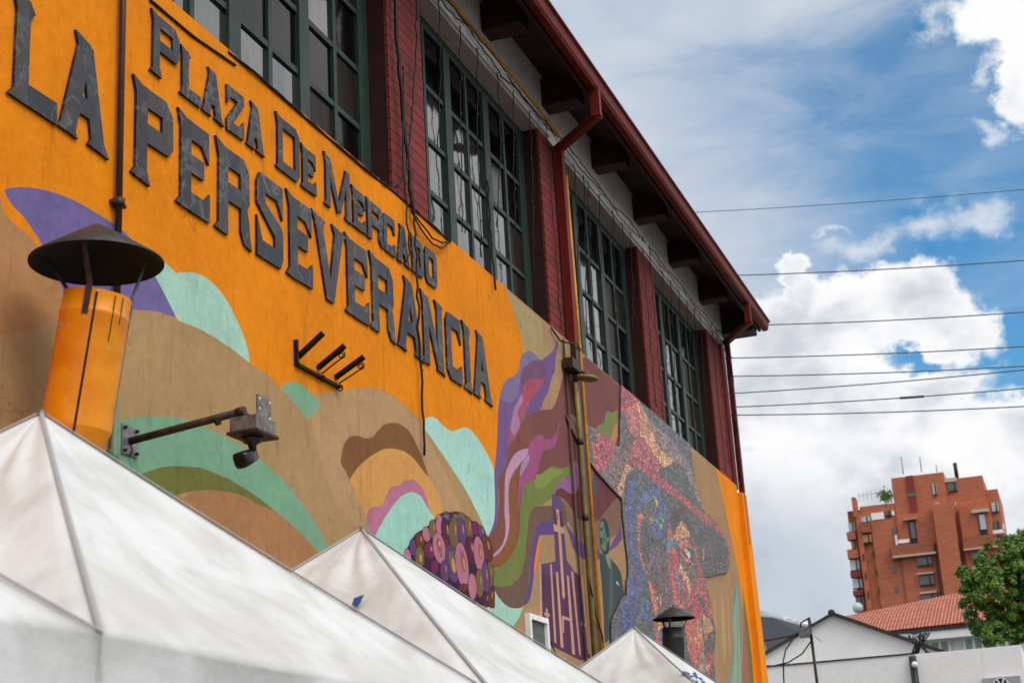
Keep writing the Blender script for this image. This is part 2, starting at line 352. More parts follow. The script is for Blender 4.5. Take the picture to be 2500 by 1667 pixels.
# ------------------------------------------------------------ mesh helpers
class MB:
    def __init__(s): s.v = []; s.f = []; s.c = []; s.sm = []
    def quad(s, *p, col=None, smooth=False):
        i = len(s.v); s.v += [tuple(q) for q in p]; s.f.append(tuple(range(i, i+len(p)))); s.c.append(col); s.sm.append(smooth)
    def box(s, a, b, col=None):
        x0, y0, z0 = a; x1, y1, z1 = b
        x0, x1 = sorted((x0, x1)); y0, y1 = sorted((y0, y1)); z0, z1 = sorted((z0, z1))
        i = len(s.v)
        s.v += [(x0, y0, z0), (x1, y0, z0), (x1, y1, z0), (x0, y1, z0), (x0, y0, z1), (x1, y0, z1), (x1, y1, z1), (x0, y1, z1)]
        for f in ((0, 3, 2, 1), (4, 5, 6, 7), (0, 1, 5, 4), (1, 2, 6, 5), (2, 3, 7, 6), (3, 0, 4, 7)):
            s.f.append(tuple(i+k for k in f)); s.c.append(col); s.sm.append(False)
    def bar(s, p, q, w, h=None, up=(0, 0, 1)):
        """rectangular bar from p to q"""
        h = h or w; p = Vector(p); q = Vector(q); d = (q-p).normalized()
        u = Vector(up); 
        if abs(d.dot(u)) > .97: u = Vector((0, 1, 0))
        a = d.cross(u).normalized()*w/2; b = a.cross(d).normalized()*h/2
        i = len(s.v)
        for c in (p, q):
            s.v += [tuple(c+a+b), tuple(c-a+b), tuple(c-a-b), tuple(c+a-b)]
        for f in ((3, 2, 1, 0), (4, 5, 6, 7), (0, 1, 5, 4), (1, 2, 6, 5), (2, 3, 7, 6), (3, 0, 4, 7)):
            s.f.append(tuple(i+k for k in f)); s.c.append(None); s.sm.append(False)
    def tube(s, pts, r, n=8, caps=True, r2=None, smooth=True):
        pts = [Vector(p) for p in pts]; N = len(pts); i = len(s.v)
        prev = None
        for k, p in enumerate(pts):
            d = (pts[min(k+1, N-1)]-pts[max(k-1, 0)]).normalized()
            if prev is None:
                u = Vector((0, 0, 1)) if abs(d.z) < .9 else Vector((1, 0, 0))
                a = d.cross(u).normalized()
            else: a = (prev-d*prev.dot(d)).normalized()
            prev = a; b = d.cross(a)
            rr = r if r2 is None else r+(r2-r)*k/(N-1)
            for j in range(n):
                t = 2*math.pi*j/n; s.v.append(tuple(p+a*math.cos(t)*rr+b*math.sin(t)*rr))
        for k in range(N-1):
            for j in range(n):
                s.f.append((i+k*n+j, i+k*n+(j+1) % n, i+(k+1)*n+(j+1) % n, i+(k+1)*n+j)); s.c.append(None); s.sm.append(smooth)
        if caps:
            s.f.append(tuple(i+j for j in reversed(range(n)))); s.c.append(None); s.sm.append(False)
            s.f.append(tuple(i+(N-1)*n+j for j in range(n))); s.c.append(None); s.sm.append(False)
    def rings(s, rings, n=32, cap0=False, cap1=False, smooth=True):
        """list of (centre, radius, axis-frame) lathe rings"""
        i = len(s.v)
        for (c, r, a, b) in rings:
            for j in range(n):
                t = 2*math.pi*j/n; s.v.append(tuple(Vector(c)+Vector(a)*r*math.cos(t)+Vector(b)*r*math.sin(t)))
        for k in range(len(rings)-1):
            for j in range(n):
                s.f.append((i+k*n+j, i+k*n+(j+1) % n, i+(k+1)*n+(j+1) % n, i+(k+1)*n+j)); s.c.append(None); s.sm.append(smooth)
        if cap0: s.f.append(tuple(i+j for j in reversed(range(n)))); s.c.append(None); s.sm.append(False)
        if cap1: s.f.append(tuple(i+(len(rings)-1)*n+j for j in range(n))); s.c.append(None); s.sm.append(False)
    def ball(s, c, r, n=8):
        c = Vector(c); a = (1, 0, 0); b = (0, 1, 0)
        s.rings([(c+Vector((0, 0, -r*math.cos(math.pi*k/n))), max(1e-4, r*math.sin(math.pi*k/n)), a, b) for k in range(n+1)], n=n+2)
    def build(s, name, mat, parent=None, origin=None, bevel=0, weld=False):
        me = bpy.data.meshes.new(name); o = Vector(origin) if origin is not None else Vector((0, 0, 0))
        me.from_pydata([tuple(Vector(v)-o) for v in s.v], [], s.f)
        me.materials.append(MATS[mat] if isinstance(mat, str) else mat)
        if any(c is not None for c in s.c):
            at = me.color_attributes.new('paint', 'FLOAT_COLOR', 'CORNER')
            k = 0
            for p, c in zip(me.polygons, s.c):
                for li in p.loop_indices: at.data[li].color = (*(c or (.5, .5, .5)), 1)
        for p, sm in zip(me.polygons, s.sm): p.use_smooth = sm
        if weld:
            bm = bmesh.new(); bm.from_mesh(me); bmesh.ops.remove_doubles(bm, verts=bm.verts, dist=1e-4); bm.to_mesh(me); bm.free()
        me.update()
        ob = bpy.data.objects.new(name, me); C.objects.link(ob)
        if parent is not None:
            ob.parent = parent; ob.location = o-Vector(parent_world(parent))
        else: ob.location = o
        if bevel:
            md = ob.modifiers.new('bevel', 'BEVEL'); md.width = bevel; md.segments = 2; md.limit_method = 'ANGLE'
        return ob
def parent_world(p):
    v = Vector(p.location)
    while p.parent is not None: p = p.parent; v += p.location
    return v
def tag(o, label=None, cat=None, group=None, kind=None):
    if label: o['label'] = label
    if cat: o['category'] = cat
    if group: o['group'] = group
    if kind: o['kind'] = kind
    return o
def thing(name, label, cat, loc=(0, 0, 0), group=None):
    o = bpy.data.objects.new(name, None); C.objects.link(o); o.location = loc; o.empty_display_size = .2
    return tag(o, label, cat, group)
def copy_tree(o, delta, parent=None):
    c = o.copy(); C.objects.link(c)
    if parent is None: c.location = Vector(o.location)+Vector(delta)
    else: c.parent = parent
    for ch in list(o.children): copy_tree(ch, delta, c)
    return c
def catmull(pts, closed=True, n=5):
    """pts: (x,y,corner) ; smooth except at corners"""
    out = []; N = len(pts)
    for i in range(N if closed else N-1):
        p0, p1, p2, p3 = pts[(i-1) % N], pts[i], pts[(i+1) % N], pts[(i+2) % N]
        if not closed:
            if i == 0: p0 = p1
            if i == N-2: p3 = p2
        if p1[2]: p0 = p1
        if p2[2]: p3 = p2
        if p1[2] and p2[2]: out.append(p1[:2]); continue
        for k in range(n):
            t = k/n
            out.append(tuple(.5*((2*p1[j])+(-p0[j]+p2[j])*t+(2*p0[j]-5*p1[j]+4*p2[j]-p3[j])*t*t+(-p0[j]+3*p1[j]-3*p2[j]+p3[j])*t**3) for j in (0, 1)))
    if not closed: out.append(pts[-1][:2])
    return out
def zp(spec, n=4, sharp=False):
    """'ox,oy,s: x,y x,yc ... | ox,oy,s: ...' crop-window coordinates of the survey photograph -> points on the facade plane"""
    pts = []
    for part in spec.split('|'):
        head, body = part.split(':'); ox, oy, s = map(float, head.split(','))
        for tok in body.split():
            c = tok.endswith('c'); x, y = map(float, tok.rstrip('c').split(','))
            P = onY(ox+x/s, oy+y/s); pts.append((P.x, P.z, c or sharp))
    return catmull(pts, n=n)
def cdt(polys, eps=1e-5):
    """triangulate all outlines together; each triangle remembers the last polygon it lies in"""
    vs = []; es = []
    for p in polys:
        q = []
        for a in p:
            if not q or (Vector(a)-Vector(q[-1])).length > 2e-4: q.append(a)
        i = len(vs); n = len(q); vs += [Vector(a) for a in q]; es += [(i+k, i+(k+1) % n) for k in range(n)]
    r = delaunay_2d_cdt(vs, es, [], 0, eps, True)
    V = np.array([tuple(v) for v in r[0]]); T = np.array([tuple(f) for f in r[2]])
    cen = V[T].mean(axis=1); top = np.full(len(T), -1)
    for k, p in enumerate(polys):
        P = np.array(p); Q = np.roll(P, -1, axis=0); ins = np.zeros(len(T), bool)
        for (x0, y0), (x1, y1) in zip(P, Q):
            if y0 == y1: continue
            c = ((y0 > cen[:, 1]) != (y1 > cen[:, 1])) & (cen[:, 0] < (x1-x0)*(cen[:, 1]-y0)/(y1-y0)+x0)
            ins ^= c
        top[ins] = k
    return r[0], r[2], top
def sheet(mb, polys, cols, Y, depth=0.0, side=1.0):
    """polys painted one over another -> one planar layer (later wins); depth extrudes the rim towards +Y"""
    v, f, of = cdt(polys)
    edge = {}
    for k, tri in enumerate(f):
        if of[k] < 0: continue
        a, b, c = [v[i] for i in tri]
        cross = (b.x-a.x)*(c.y-a.y)-(b.y-a.y)*(c.x-a.x)
        if abs(cross) < 1e-9: continue
        t = (tri[0], tri[1], tri[2]) if cross > 0 else (tri[0], tri[2], tri[1])
        mb.quad(*[(v[i].x, Y, v[i].y) for i in t], col=cols[of[k]])
        for e in ((t[0], t[1]), (t[1], t[2]), (t[2], t[0])):
            if (e[1], e[0]) in edge: del edge[(e[1], e[0])]
            else: edge[e] = cols[of[k]]
    if depth:
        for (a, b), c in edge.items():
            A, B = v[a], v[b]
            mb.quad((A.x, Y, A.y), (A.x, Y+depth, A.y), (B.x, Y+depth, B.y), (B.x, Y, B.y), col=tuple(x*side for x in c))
# ============================================================ GROUND
mb = MB(); mb.quad((-900, -900, 0), (900, -900, 0), (900, 900, 0), (-900, 900, 0))
tag(mb.build('ground', 'asphalt'), kind='structure')
mb = MB(); mb.box((-10, -4.4, 0), (34, 0, .13)); tag(mb.build('pavement', 'pavement'), kind='structure')
# ============================================================ MARKET BUILDING
SILL = 7.765; XE = 29.8
B = thing('market_building', 'long market hall with painted orange mural wall, red brick piers and green windows', 'building')
def kc(c): return tuple(min(.88, v*KW) for v in lin(c))
Z0 = '0,0,3.76:'; Z35 = '0,350,3.76:'; ZA = '0,550,3.76:'; Z9 = '0,900,3.76:'; ZB = '500,650,3.76:'; ZC = '500,950,3.76:'
ZD = '950,650,3.76:'; ZE = '950,950,3.76:'; ZF = '950,1250,3.76:'; ZG = '1375,1250,3.76:'; ZH = '1375,900,3.76:'; Z6 = '1500,1380,5.4625:'; Z4 = '1340,900,5.2267:'; Z5 = '1340,1180,5.2267:'
PL = []; PC = []
def paint(spec, c, n=4, sharp=False):
    PL.append(zp(spec, n, sharp) if isinstance(spec, str) else spec); PC.append(kc(c))
paint([(1.0, 0.0), (XE, 0.0), (XE, SILL), (1.0, SILL)], (222, 131, 14))
paint([(1.0, 0.0), (XE, 0.0), (XE, 3.2), (1.0, 3.2)], (160, 128, 94))
# sandy band on the right
paint([xz(1234.6, 707), xz(1248, 745), xz(1264, 794), xz(1283, 860), xz(1170, 1520), (14.0, 0), (XE, 0), (XE, SILL), (16.6, SILL)], (164, 132, 98))
paint(ZD+'1070,205c 1390,492c 1440,700 1475,812c 1400,862 1240,780c 1180,540 1130,380', (166, 146, 104))
# left: peach, big dune
paint(ZA+'-400,-450c -60,-400 30,-130c 110,-30 260,90 380,240 500,420 640,580 660,720 640,900 400,950 240,985 100,1005 0,1020 -400,1070c', (170, 124, 82))
paint('0,0,1: -60,820c 0,817 65,808 100,796 150,780 | '+ZA+'560,730 700,715 1000,720 1230,730 1440,765 1640,875 1850,960 2080,1100 2200,1190 2290,1262 | '+ZB+'550,975 620,1035 700,1125 780,1200 880,1320 945,1405c 1060,1300 1200,1200 1340,1140 1440,1115 1550,1115 1680,1160 1800,1250 1900,1340 1985,1420 | '+ZE+'320,350 410,480 560,700 700,920 800,1110 860,1240 905,1355c | 0,0,1: 1190,1500 1100,1800c -60,1900c', (165, 135, 95))
paint(ZC+'1000,40c 1340,0 1440,-15 1550,-10 1650,30 1780,100 1900,240 1985,310 2040,420 2100,560 2200,760 2350,1100 2350,1200c 2200,1100 2060,815 1950,520 1810,330 1730,308 1600,370 1480,450 1330,440 1250,560 1290,750 1480,1180 1400,1250 1200,1000 1050,600 980,260', (176, 142, 104))
paint(Z9+'1090,700c 1250,700 1620,1160 1800,1120 2000,1115 2150,1140 2350,1215 | '+ZC+'200,940 350,980 500,1060 640,1110 740,1190 850,1290 960,1400 1060,1520c | 0,0,1: 700,1480c 290,1500c', (164, 118, 80))
paint(Z9+'1200,1000c 1280,970 1480,905 1650,893 1850,910 2000,970 2200,1050 2350,1150 | '+ZC+'180,800 350,900 500,1000 645,1110c 500,1060 350,980 200,940 0,915 | '+Z9+'2150,1140 2000,1115 1800,1120 1620,1160 1400,1250c', (108, 110, 58))
paint(Z9+'1090,490c 1180,455 1330,435 1500,440 1680,460 1850,520 2000,590 2150,670 2300,760 | '+ZC+'130,385 300,490 430,590 560,690 680,790 800,930 920,1090 1000,1200 1080,1340 1145,1470 1250,1700c 1150,1650c 1060,1520 960,1400 850,1290 740,1190 640,1110 500,1000 350,900 180,800 0,735 | '+Z9+'1850,910 1650,893 1480,905 1280,970 1150,1010 1060,1100c 1000,800c', (116, 160, 132))
# purple crescent, aqua arch, green notch
paint(Z35+'35,430c 110,408 250,405 430,435 650,510 850,620 1000,710 1130,800 1230,920 1330,1050 1420,1210 1500,1350 1570,1470 1612,1600c 1440,1545 1230,1525 900,1510 640,1500 600,1450c 575,1350 545,1270 400,960 330,840 220,680 130,590 70,500', (108, 98, 150))
paint(ZA+'1235,165c 1380,230 1500,330 1620,440c 1700,430 1800,440 1900,490 2000,580 2100,720 2180,880 2250,1050 2285,1180 2292,1262c 2200,1190 2080,1100 1850,960 1640,875c 1600,810 1510,630 1420,460 1330,300', (160, 200, 186))
paint(ZB+'695,1110c 740,1075 810,1062 880,1080 960,1140 1030,1220 1060,1300c 1000,1350 945,1408c 880,1320 780,1200', (122, 164, 136))
# brown arch and what it shelters
paint(ZC+'1330,825c 1380,750 1430,690 1500,630 1580,580 1660,545 1760,548 1850,580 1930,650 2000,740 2060,815c 2130,940 2180,1060 2220,1200 2330,1500c 1700,1650c 1520,1290 1480,1180 1400,980', (204, 150, 84))
paint(ZC+'1330,825c 1290,750 1250,680 1255,600 1280,500 1330,440 1400,425 1480,450 1540,440 1600,370 1660,320 1730,308 1810,330 1880,390 1950,520 2000,640 2060,815c 2000,740 1930,650 1850,580 1760,548 1660,545 1580,580 1500,630 1430,690 1380,750', (126, 86, 54))
paint(ZC+'1540,1330c 1490,1220 1485,1150 1530,1080 1600,1075 1640,1040 1670,960 1720,890 1780,885 1830,840 1900,825 1960,860 2010,930 2040,1010 2080,1140c 2030,1060 1980,980 1930,950 1880,945 1800,985 1720,1080 1640,1200 1560,1350c', (176, 112, 140))
paint(ZC+'1560,1350c 1640,1200 1720,1080 1800,985 1880,945 1930,950 1980,980 2030,1060 2080,1140 2120,1220 2200,1500c 1800,1750c', (152, 202, 188))
paint(ZE+'315,290c 340,265 390,252 440,275 510,345 575,385 630,370 690,350 750,375 820,460 900,590 950,700 968,800 972,1000 965,1200 925,1320 905,1355c 860,1240 800,1110 700,920 560,700 410,480 320,350', (164, 208, 198))
paint(ZF+'900,600c 960,700 1000,770 1060,840 1120,870 1180,878 1240,855c 1180,990 1120,1060c 900,960c', (158, 202, 186))
# smoke: brown mass, streams
paint(ZD+'1610,980c 1590,1040 1560,1150 1510,1290 1450,1315 1380,1320 1300,1350 1240,1385 | '+ZE+'1190,400 1120,500 1075,700 1010,820 1012,1000 1005,1100 980,1250 905,1385c 925,1530 960,1560c 1130,1480 1180,1300 1190,900 1380,780 1500,900 1600,990 1680,1100 1750,1200 1900,1215 2000,1100 2130,980c 2110,500 | '+ZD+'2118,1098c 1800,824c 1740,870 1700,900', (120, 76, 74))
paint(ZE+'1600,990c 1680,1110 1750,1200 1900,1215 2000,1100 2070,1010 2140,980c 2130,1200 2110,1300 2020,1380 1930,1480 1850,1450 1750,1400 1700,1320 1640,1200 1600,1100', (128, 100, 84))
paint(ZE+'2125,1190c 2110,1290 2060,1380 2005,1490c 2080,1445 2140,1370c', (104, 80, 128))
paint(ZE+'1700,1330c 1750,1400 1850,1450 1930,1480 1920,1560 1800,1560 1700,1480 1650,1330 1600,1200c', (104, 76, 120))
paint(ZE+'1660,1000c 1830,900 1850,740 1870,700c 1960,860 2080,1000c 2000,1100 1900,1215 1750,1200 1680,1110', (108, 62, 66))
paint(ZE+'1060,300c 1020,500 1000,800 1008,1100 965,1250 925,1385 955,1640c 1150,1590 1300,1400 1350,700 1300,320', (122, 78, 66))
paint(ZE+'1340,1070c 1290,1150 1270,1300 1255,1480 | '+ZF+'1220,540 1150,640 1080,680 975,660c 960,700c 1000,770 1060,840 1120,875 1190,878 1240,850 1270,740 1290,500 1320,350 1345,200 1400,100 1500,90c 1600,130c 1640,90c 1600,-100 1490,-60c', (110, 86, 76))
paint(ZF+'1510,90c 1400,85 1350,160 1300,400 1280,650 1240,855c 1290,800 1320,640 1345,450 1375,230 1410,208 1515,206c', (98, 72, 130))
paint(ZF+'1388,218c 1360,300 1335,450 1328,570c 1355,480 1375,350 1390,235', (236, 130, 20))
paint(ZE+'1715,650c 1640,710 1570,720 1500,705 1440,740 1380,790 1300,840 1240,870 1215,1000 1200,1150 1190,1350 1130,1500 1030,1620 955,1660c 975,1790 1080,1808 1150,1768 1220,1668 1250,1528 1270,1300 1290,1150 1340,1070 1400,1060 1490,1000 1520,940 1540,880 1600,830 1670,780c', (112, 124, 68))
paint(ZE+'1480,720c 1380,790 1340,830 1350,900 1420,900 1500,820 1560,790 1600,740c', (128, 142, 74))
paint(ZE+'1715,650c 1660,790 1600,830 1540,880 1520,950c 1570,905 1620,925 1670,965 1710,950 1740,880c 1735,700c', (142, 96, 142))
paint(ZE+'1510,965c 1570,908 1640,945 1710,960 1742,900c 1760,1205c 1690,1120 1610,1010', (104, 56, 58))
paint(ZE+'1280,560c 1240,640 1150,750 1110,840 1095,950 1105,1240 1080,1380 950,1540c 958,1640c 1060,1600 1130,1500 1175,1330 1185,1100 1172,850 1200,700', (134, 88, 54))
paint(ZE+'1575,270c 1550,340 1530,400 1490,450 1440,460 1410,430 1370,415 1330,450 1280,520c 1270,600 1210,700 1195,800 1182,1000 1190,1130c 1210,1000 1240,870 1300,840 1350,780 1390,640 1430,560 1500,540 1540,470 1555,380', (156, 82, 124))
paint(ZE+'1270,600c 1210,700 1205,790 1230,760 1290,640 1275,580', (164, 132, 172))
paint(ZE+'1280,540c 1200,560 1140,610 1090,710 1065,800 1060,1000 1060,1150 1070,1280 1040,1420 945,1525c 955,1540c 1020,1490 1080,1380 1105,1240 1100,1100 1095,950 1110,840 1150,750 1240,640 1270,590', (184, 142, 172))
paint(ZD+'1547,650c 1520,740 1480,800 1440,830 1400,860 1370,840 1320,790 1270,780 1220,810 1200,880 1180,970 1140,1010 1090,1030 1040,1110 1010,1230 1000,1350 | '+ZE+'998,300 990,500 975,650 965,800 972,1000 965,1200 915,1345 905,1385c 980,1250 1005,1100 1005,820 1075,700 1085,600 1110,480 1180,400 1240,250 | '+ZD+'1380,1320 1420,1230 1460,1150 1490,1030 1520,960 1530,850 1552,720', (112, 86, 136))
paint(ZD+'1220,810c 1270,780 1330,800 1370,850 1300,900 1220,950 1180,1180 1100,1250 1020,1200 1040,1110 1090,1030 1140,1010 1180,970 1200,880', (124, 110, 148))
paint(ZD+'1300,880c 1340,860 1400,900 1440,1000 1420,1090 1300,1060 1220,1080 1215,960', (114, 80, 110))
paint(ZD+'1440,1000c 1390,1120 1330,1190 1290,1250 1240,1370 1200,1480 1150,1600 | '+ZE+'1130,470 1090,560c 1100,420 1125,250 | '+ZD+'1150,1300 1210,1180 1240,1090 1300,1030 1380,1040', (158, 84, 108))
paint(ZD+'1150,1300c 1210,1180 1230,1230 1180,1330 1200,1450 1150,1550 1115,1480', (160, 122, 160))
paint(ZD+'1240,1130c 1300,1050 1340,1080 1290,1180 1240,1260', (168, 76, 96))
# green leaf, right of the pipes
paint(ZE+'2098,190c 2040,215 2005,195 1985,240 1970,310 1920,330 1890,380c 1960,430 2035,475c 2060,380 2100,290c', (122, 132, 82))
paint(ZE+'2098,290c 2060,360 2030,470c 2070,520c 2100,430c', (190, 132, 92))
paint(ZE+'1830,560c 1880,700 1860,900 1850,1200 1870,1568 1800,1568 1800,800c', (136, 82, 92))
# grapes
paint(ZF+'130,400c 200,260 250,190 320,150 400,80 450,30 500,0 600,0 680,10 740,60 790,95 850,130 890,200 940,300 950,420 930,470 968,700 970,880c 600,800c', (62, 36, 58), 3)
def ell(ox, oy, cx, cy, rx, ry, rot, c, n=14):
    pts = []
    for k in range(n):
        t = 2*math.pi*k/n; x = rx*math.cos(t); y = ry*math.sin(t); r = R(rot)
        P = onY(ox+(cx+x*math.cos(r)-y*math.sin(r))/3.76, oy+(cy+x*math.sin(r)+y*math.cos(r))/3.76); pts.append((P.x, P.z))
    PL.append(pts); PC.append(kc(c))
pk = (176, 110, 134); ol = (112, 92, 66); pu = (96, 66, 112); mg = (112, 42, 84); dk = (84, 40, 62); br = (104, 54, 44)
G = [(170, 400, 28, 60, -8, pk, 0), (218, 320, 26, 70, -6, pu, 0), (282, 260, 38, 70, -8, br, 1), (342, 200, 30, 64, -10, pk, 0), (403, 155, 34, 80, -4, ol, 1), (462, 115, 28, 88, -3, pk, 0), (523, 45, 34, 46, 0, pu, 2), (612, 40, 44, 42, 0, dk, 2), (668, 70, 38, 64, -14, ol, 0), (732, 150, 32, 102, -7, ol, 1), (795, 145, 32, 58, -12, mg, 0), (852, 185, 26, 62, -18, pu, 1),
     (282, 410, 38, 90, -3, ol, 3), (372, 350, 44, 70, -6, mg, 1), (525, 190, 38, 130, -8, dk, 1), (596, 190, 42, 135, -2, ol, 1), (668, 180, 34, 120, -8, pu, 1), (526, 300, 26, 52, -5, br, 0), (460, 330, 50, 132, -9, pk, 4), (750, 350, 44, 120, -9, dk, 1), (900, 330, 40, 118, -12, br, 1),
     (825, 380, 42, 150, -6, pk, 5), (580, 470, 52, 160, -9, pu, 3), (668, 480, 52, 190, -7, pk, 5), (512, 540, 36, 90, -5, pu, 1), (930, 570, 28, 110, -2, ol, 1), (888, 600, 30, 140, -5, pu, 1), (832, 650, 34, 120, -2, ol, 1), (765, 680, 34, 110, -3, pk, 1), (683, 690, 36, 30, 0, br, 0), (895, 800, 30, 60, 0, dk, 1), (940, 780, 26, 90, 0, br, 1), (420, 500, 30, 60, 0, mg, 0)]
for cx, cy, rx, ry, ro, c, hl in G:
    rx *= 1.12; ry *= 1.1; ell(950, 1250, cx, cy, rx+4, ry+5, ro, (52, 30, 48)); ell(950, 1250, cx, cy, rx, ry, ro, c)
    if hl == 1: ell(950, 1250, cx+rx*.3, cy-ry*.2, rx*.2, ry*.34, ro, (172, 118, 86), 10)
    if hl == 2: ell(950, 1250, cx+2, cy-2, rx*.5, ry*.5, ro, (112, 116, 60), 10)
    if hl == 3: ell(950, 1250, cx, cy-ry*.1, rx*.45, ry*.6, ro, (104, 110, 58), 10); ell(950, 1250, cx+rx*.2, cy+ry*.1, rx*.25, ry*.4, ro, (196, 150, 100), 10)
    if hl == 4: ell(950, 1250, cx, cy-ry*.15, rx*.4, ry*.5, ro, (140, 90, 84), 10); ell(950, 1250, cx+rx*.35, cy+ry*.45, 9, 22, 0, (50, 104, 80), 8); ell(950, 1250, cx+4, cy-ry*.3, 10, 26, ro, (200, 150, 104), 8)
    if hl == 5: ell(950, 1250, cx+rx*.22, cy-ry*.15, rx*.36, ry*.5, ro, (140, 92, 78), 10); ell(950, 1250, cx+rx*.34, cy-ry*.05, rx*.14, ry*.28, ro, (186, 136, 100), 10)
# church
paint(ZE+'1490,960c 1530,970c 1588,1000c 1590,1100c | '+ZF+'1605,190c 1630,440c 1650,475c 1700,540c 1770,605c 1775,700c 1845,1330c 1760,1360c 1440,1200c 1400,950c 1395,475c 1475,462c 1527,450c 1515,200c 1510,100c', (88, 54, 86))
paint(ZE+'1490,960c 1530,970c 1588,1000c 1590,1120c 1512,1110c', (98, 76, 122))
paint(ZF+'1515,200c 1608,195c 1632,440c 1700,540c 1700,640c 1400,560c 1395,475c 1475,462c 1527,450c', (94, 66, 104))
cream = (190, 148, 126)
for s in ('1530,-30c 1558,-25c 1570,115c 1585,300c 1615,770c 1605,797c 1590,770c 1560,300c 1545,110c', '1508,105c 1602,140c 1606,197c 1514,172c', '1378,440c 1396,470c 1408,990c 1386,960c', '1477,475c 1493,475c 1537,1200c 1517,1190c',
          '1530,540c 1550,550c 1602,1245c 1576,1235c', '1630,575c 1650,590c 1708,1310c 1680,1295c', '1670,535c 1692,550c 1762,1325c 1745,1300c', '1762,580c 1784,600c 1844,1300c 1826,1300c', '1588,945c 1668,975c 1670,1002c 1604,978c 1606,1105c 1594,1100c',
          '1438,878c 1455,884c 1457,922c 1473,932c 1473,958c 1459,952c 1462,1008c 1443,1000c 1442,950c 1425,942c 1424,915c 1440,920c', '1766,975c 1782,980c 1784,1015c 1800,1025c 1801,1050c 1786,1045c 1790,1102c 1773,1096c 1772,1042c 1759,1034c 1758,1010c 1768,1012c'):
    paint(ZF+s, cream, sharp=True)
paint(ZF+'1540,10c 1550,12c 1552,70c 1542,68c', (98, 76, 122), sharp=True)
# painted man in a suit and the smaller face above him
paint(ZE+'1868,780c 1890,800 1905,860 1912,930 1895,975 1875,940', (66, 92, 92))
paint(ZF+'1930,360c 1975,395 2015,380c 2045,440 2090,485 2130,570 2148,690 2162,760c 2110,830 2070,900 2045,1060 2035,1150 1980,1200c 1955,700 1935,500', (66, 76, 76))
paint(ZF+'2045,440c 2030,560 2020,760 2010,1100 1990,1180c 2030,1150 2045,1060 2060,700', (80, 92, 90))
paint(ZF+'1932,100c 1950,58 1975,52 2000,90 2018,160 2024,240 2022,330 2010,385 1985,400 1955,370 1938,300 1930,200', (52, 68, 68))
paint(ZF+'1934,110c 1952,78 1968,90 1975,140 1990,200 1994,290 1988,350 1965,345 1944,310 1942,250 1934,190', (104, 124, 112))
paint(ZF+'1936,150c 1960,140 1962,160 1940,172', (48, 66, 66)); paint(ZF+'1942,235c 1956,230 1958,290 1948,300', (44, 54, 56)); paint(ZF+'2003,225c 2014,230 2012,270 2002,275', (112, 138, 126)); paint(ZF+'1968,170c 1982,200 1978,300 1966,280', (72, 100, 96))
paint(ZF+'1985,395c 2012,380 2034,440 2030,530c 2000,455', (126, 134, 112)); paint(ZF+'2082,650c 2090,630 2100,640 2114,670 2100,665', (170, 178, 176))
# right end: orange strip and long leaf streaks
paint(ZH+'1400,900c 1440,1060 1480,1250 1510,1400 1545,1568 | '+ZG+'1530,150 1580,400 1620,620 1650,850 1700,1200 1760,1700c 1990,1700c 1640,-400 1590,-520c', (232, 136, 16))
paint(ZG+'1655,820c 1690,1100 1720,1400 1740,1650c 1640,1650c 1650,1300', (158, 106, 88))
for s, c in (('1595,630c 1570,780 1552,980 1560,1200 1550,1400 1510,1620c 1640,1620c 1638,1300 1622,1000 1612,800', (86, 150, 170)), ('1597,700c 1578,820 1562,980 1570,1200 1562,1400 1530,1620c 1632,1620c 1630,1300 1614,1000 1606,820', (150, 162, 126)), ('1592,800c 1590,1000 1598,1200 1595,1620c 1604,1620c 1606,1200 1598,1000', (96, 152, 166)), ('1645,670c 1660,900 1690,1200 1720,1620c 1756,1620c 1724,1250 1690,980', (112, 112, 56))):
    paint(ZG+s, c)
for x0, x1 in ((1385, 1400), (1450, 1480), (1510, 1522)):
    paint(ZG+'%d,700c %d,900 %d,1200 %d,1400c %d,1200 %d,900' % (x0, x0, x0+8, x0+30, x1+16, x1), (176, 146, 108))
# whitish chips
for x, y in ((1030, 660), (1035, 680), (1535, 900), (1545, 960), (1555, 1015)):
    pass
PL = [[(min(x, XE), min(z, SILL)) for x, z in p] for p in PL]
mb = MB(); sheet(mb, PL, PC, 0.0)
mb.quad((1, 0, SILL), (XE, 0, SILL), (XE, .45, SILL), (1, .45, SILL), col=kc((150, 110, 70)))
wall = mb.build('wall', 'mural_plaster', B); wall['label'] = 'orange wall painted with dunes, purple smoke, grapes, a church and a man in a suit'
mb = MB(); mb.box((1, .45, 0), (1.2, 14, 11.9)); mb.box((29.75, .52, 0), (30.0, 14, 11.9)); mb.box((1.2, 13.8, 0), (29.75, 14, 11.9)); mb.quad((30.0, .06, 11.0), (30.0, 13.9, 11.0), (30.0, 13.9, 11.85), (30.0, 7, 14.72), (30.0, .06, 11.75)); mb.build('side_wall', 'white_plaster', B)
# ---- mosaic relief
ML = []; MC = []
def mz(spec, c, n=4):
    ML.append(zp(spec, n)); MC.append(tuple(min(.9, v*1.15+.014) for v in lin(c)))
mz(Z4+'900,214c 1100,352c 1140,400c 1782,968c 1800,1150 1840,1350 1880,1568 | '+Z5+'1910,250 1980,370 2100,480 2200,640 2270,780 2292,900 2275,1080 2240,1140 2150,1152 2050,1180 1990,1192c 1985,1300 2010,1420 | '+Z6+'1225,330 1262,500 1280,680 1312,780 1328,900 1328,1050 1305,1150 1272,1180 1300,1300 1325,1480 1330,1700c 0,1700c -60,1100c -70,900 -60,720 30,540 60,450 135,390c 140,200 | '+Z5+'985,1200 985,1000 950,700 920,400 912,200c 820,108c | '+Z4+'700,1440 545,1255 370,985 330,905 212,645c 228,582c 300,605c 515,745c 600,782c 780,920c 838,985c 882,990c', (92, 94, 96), 3)
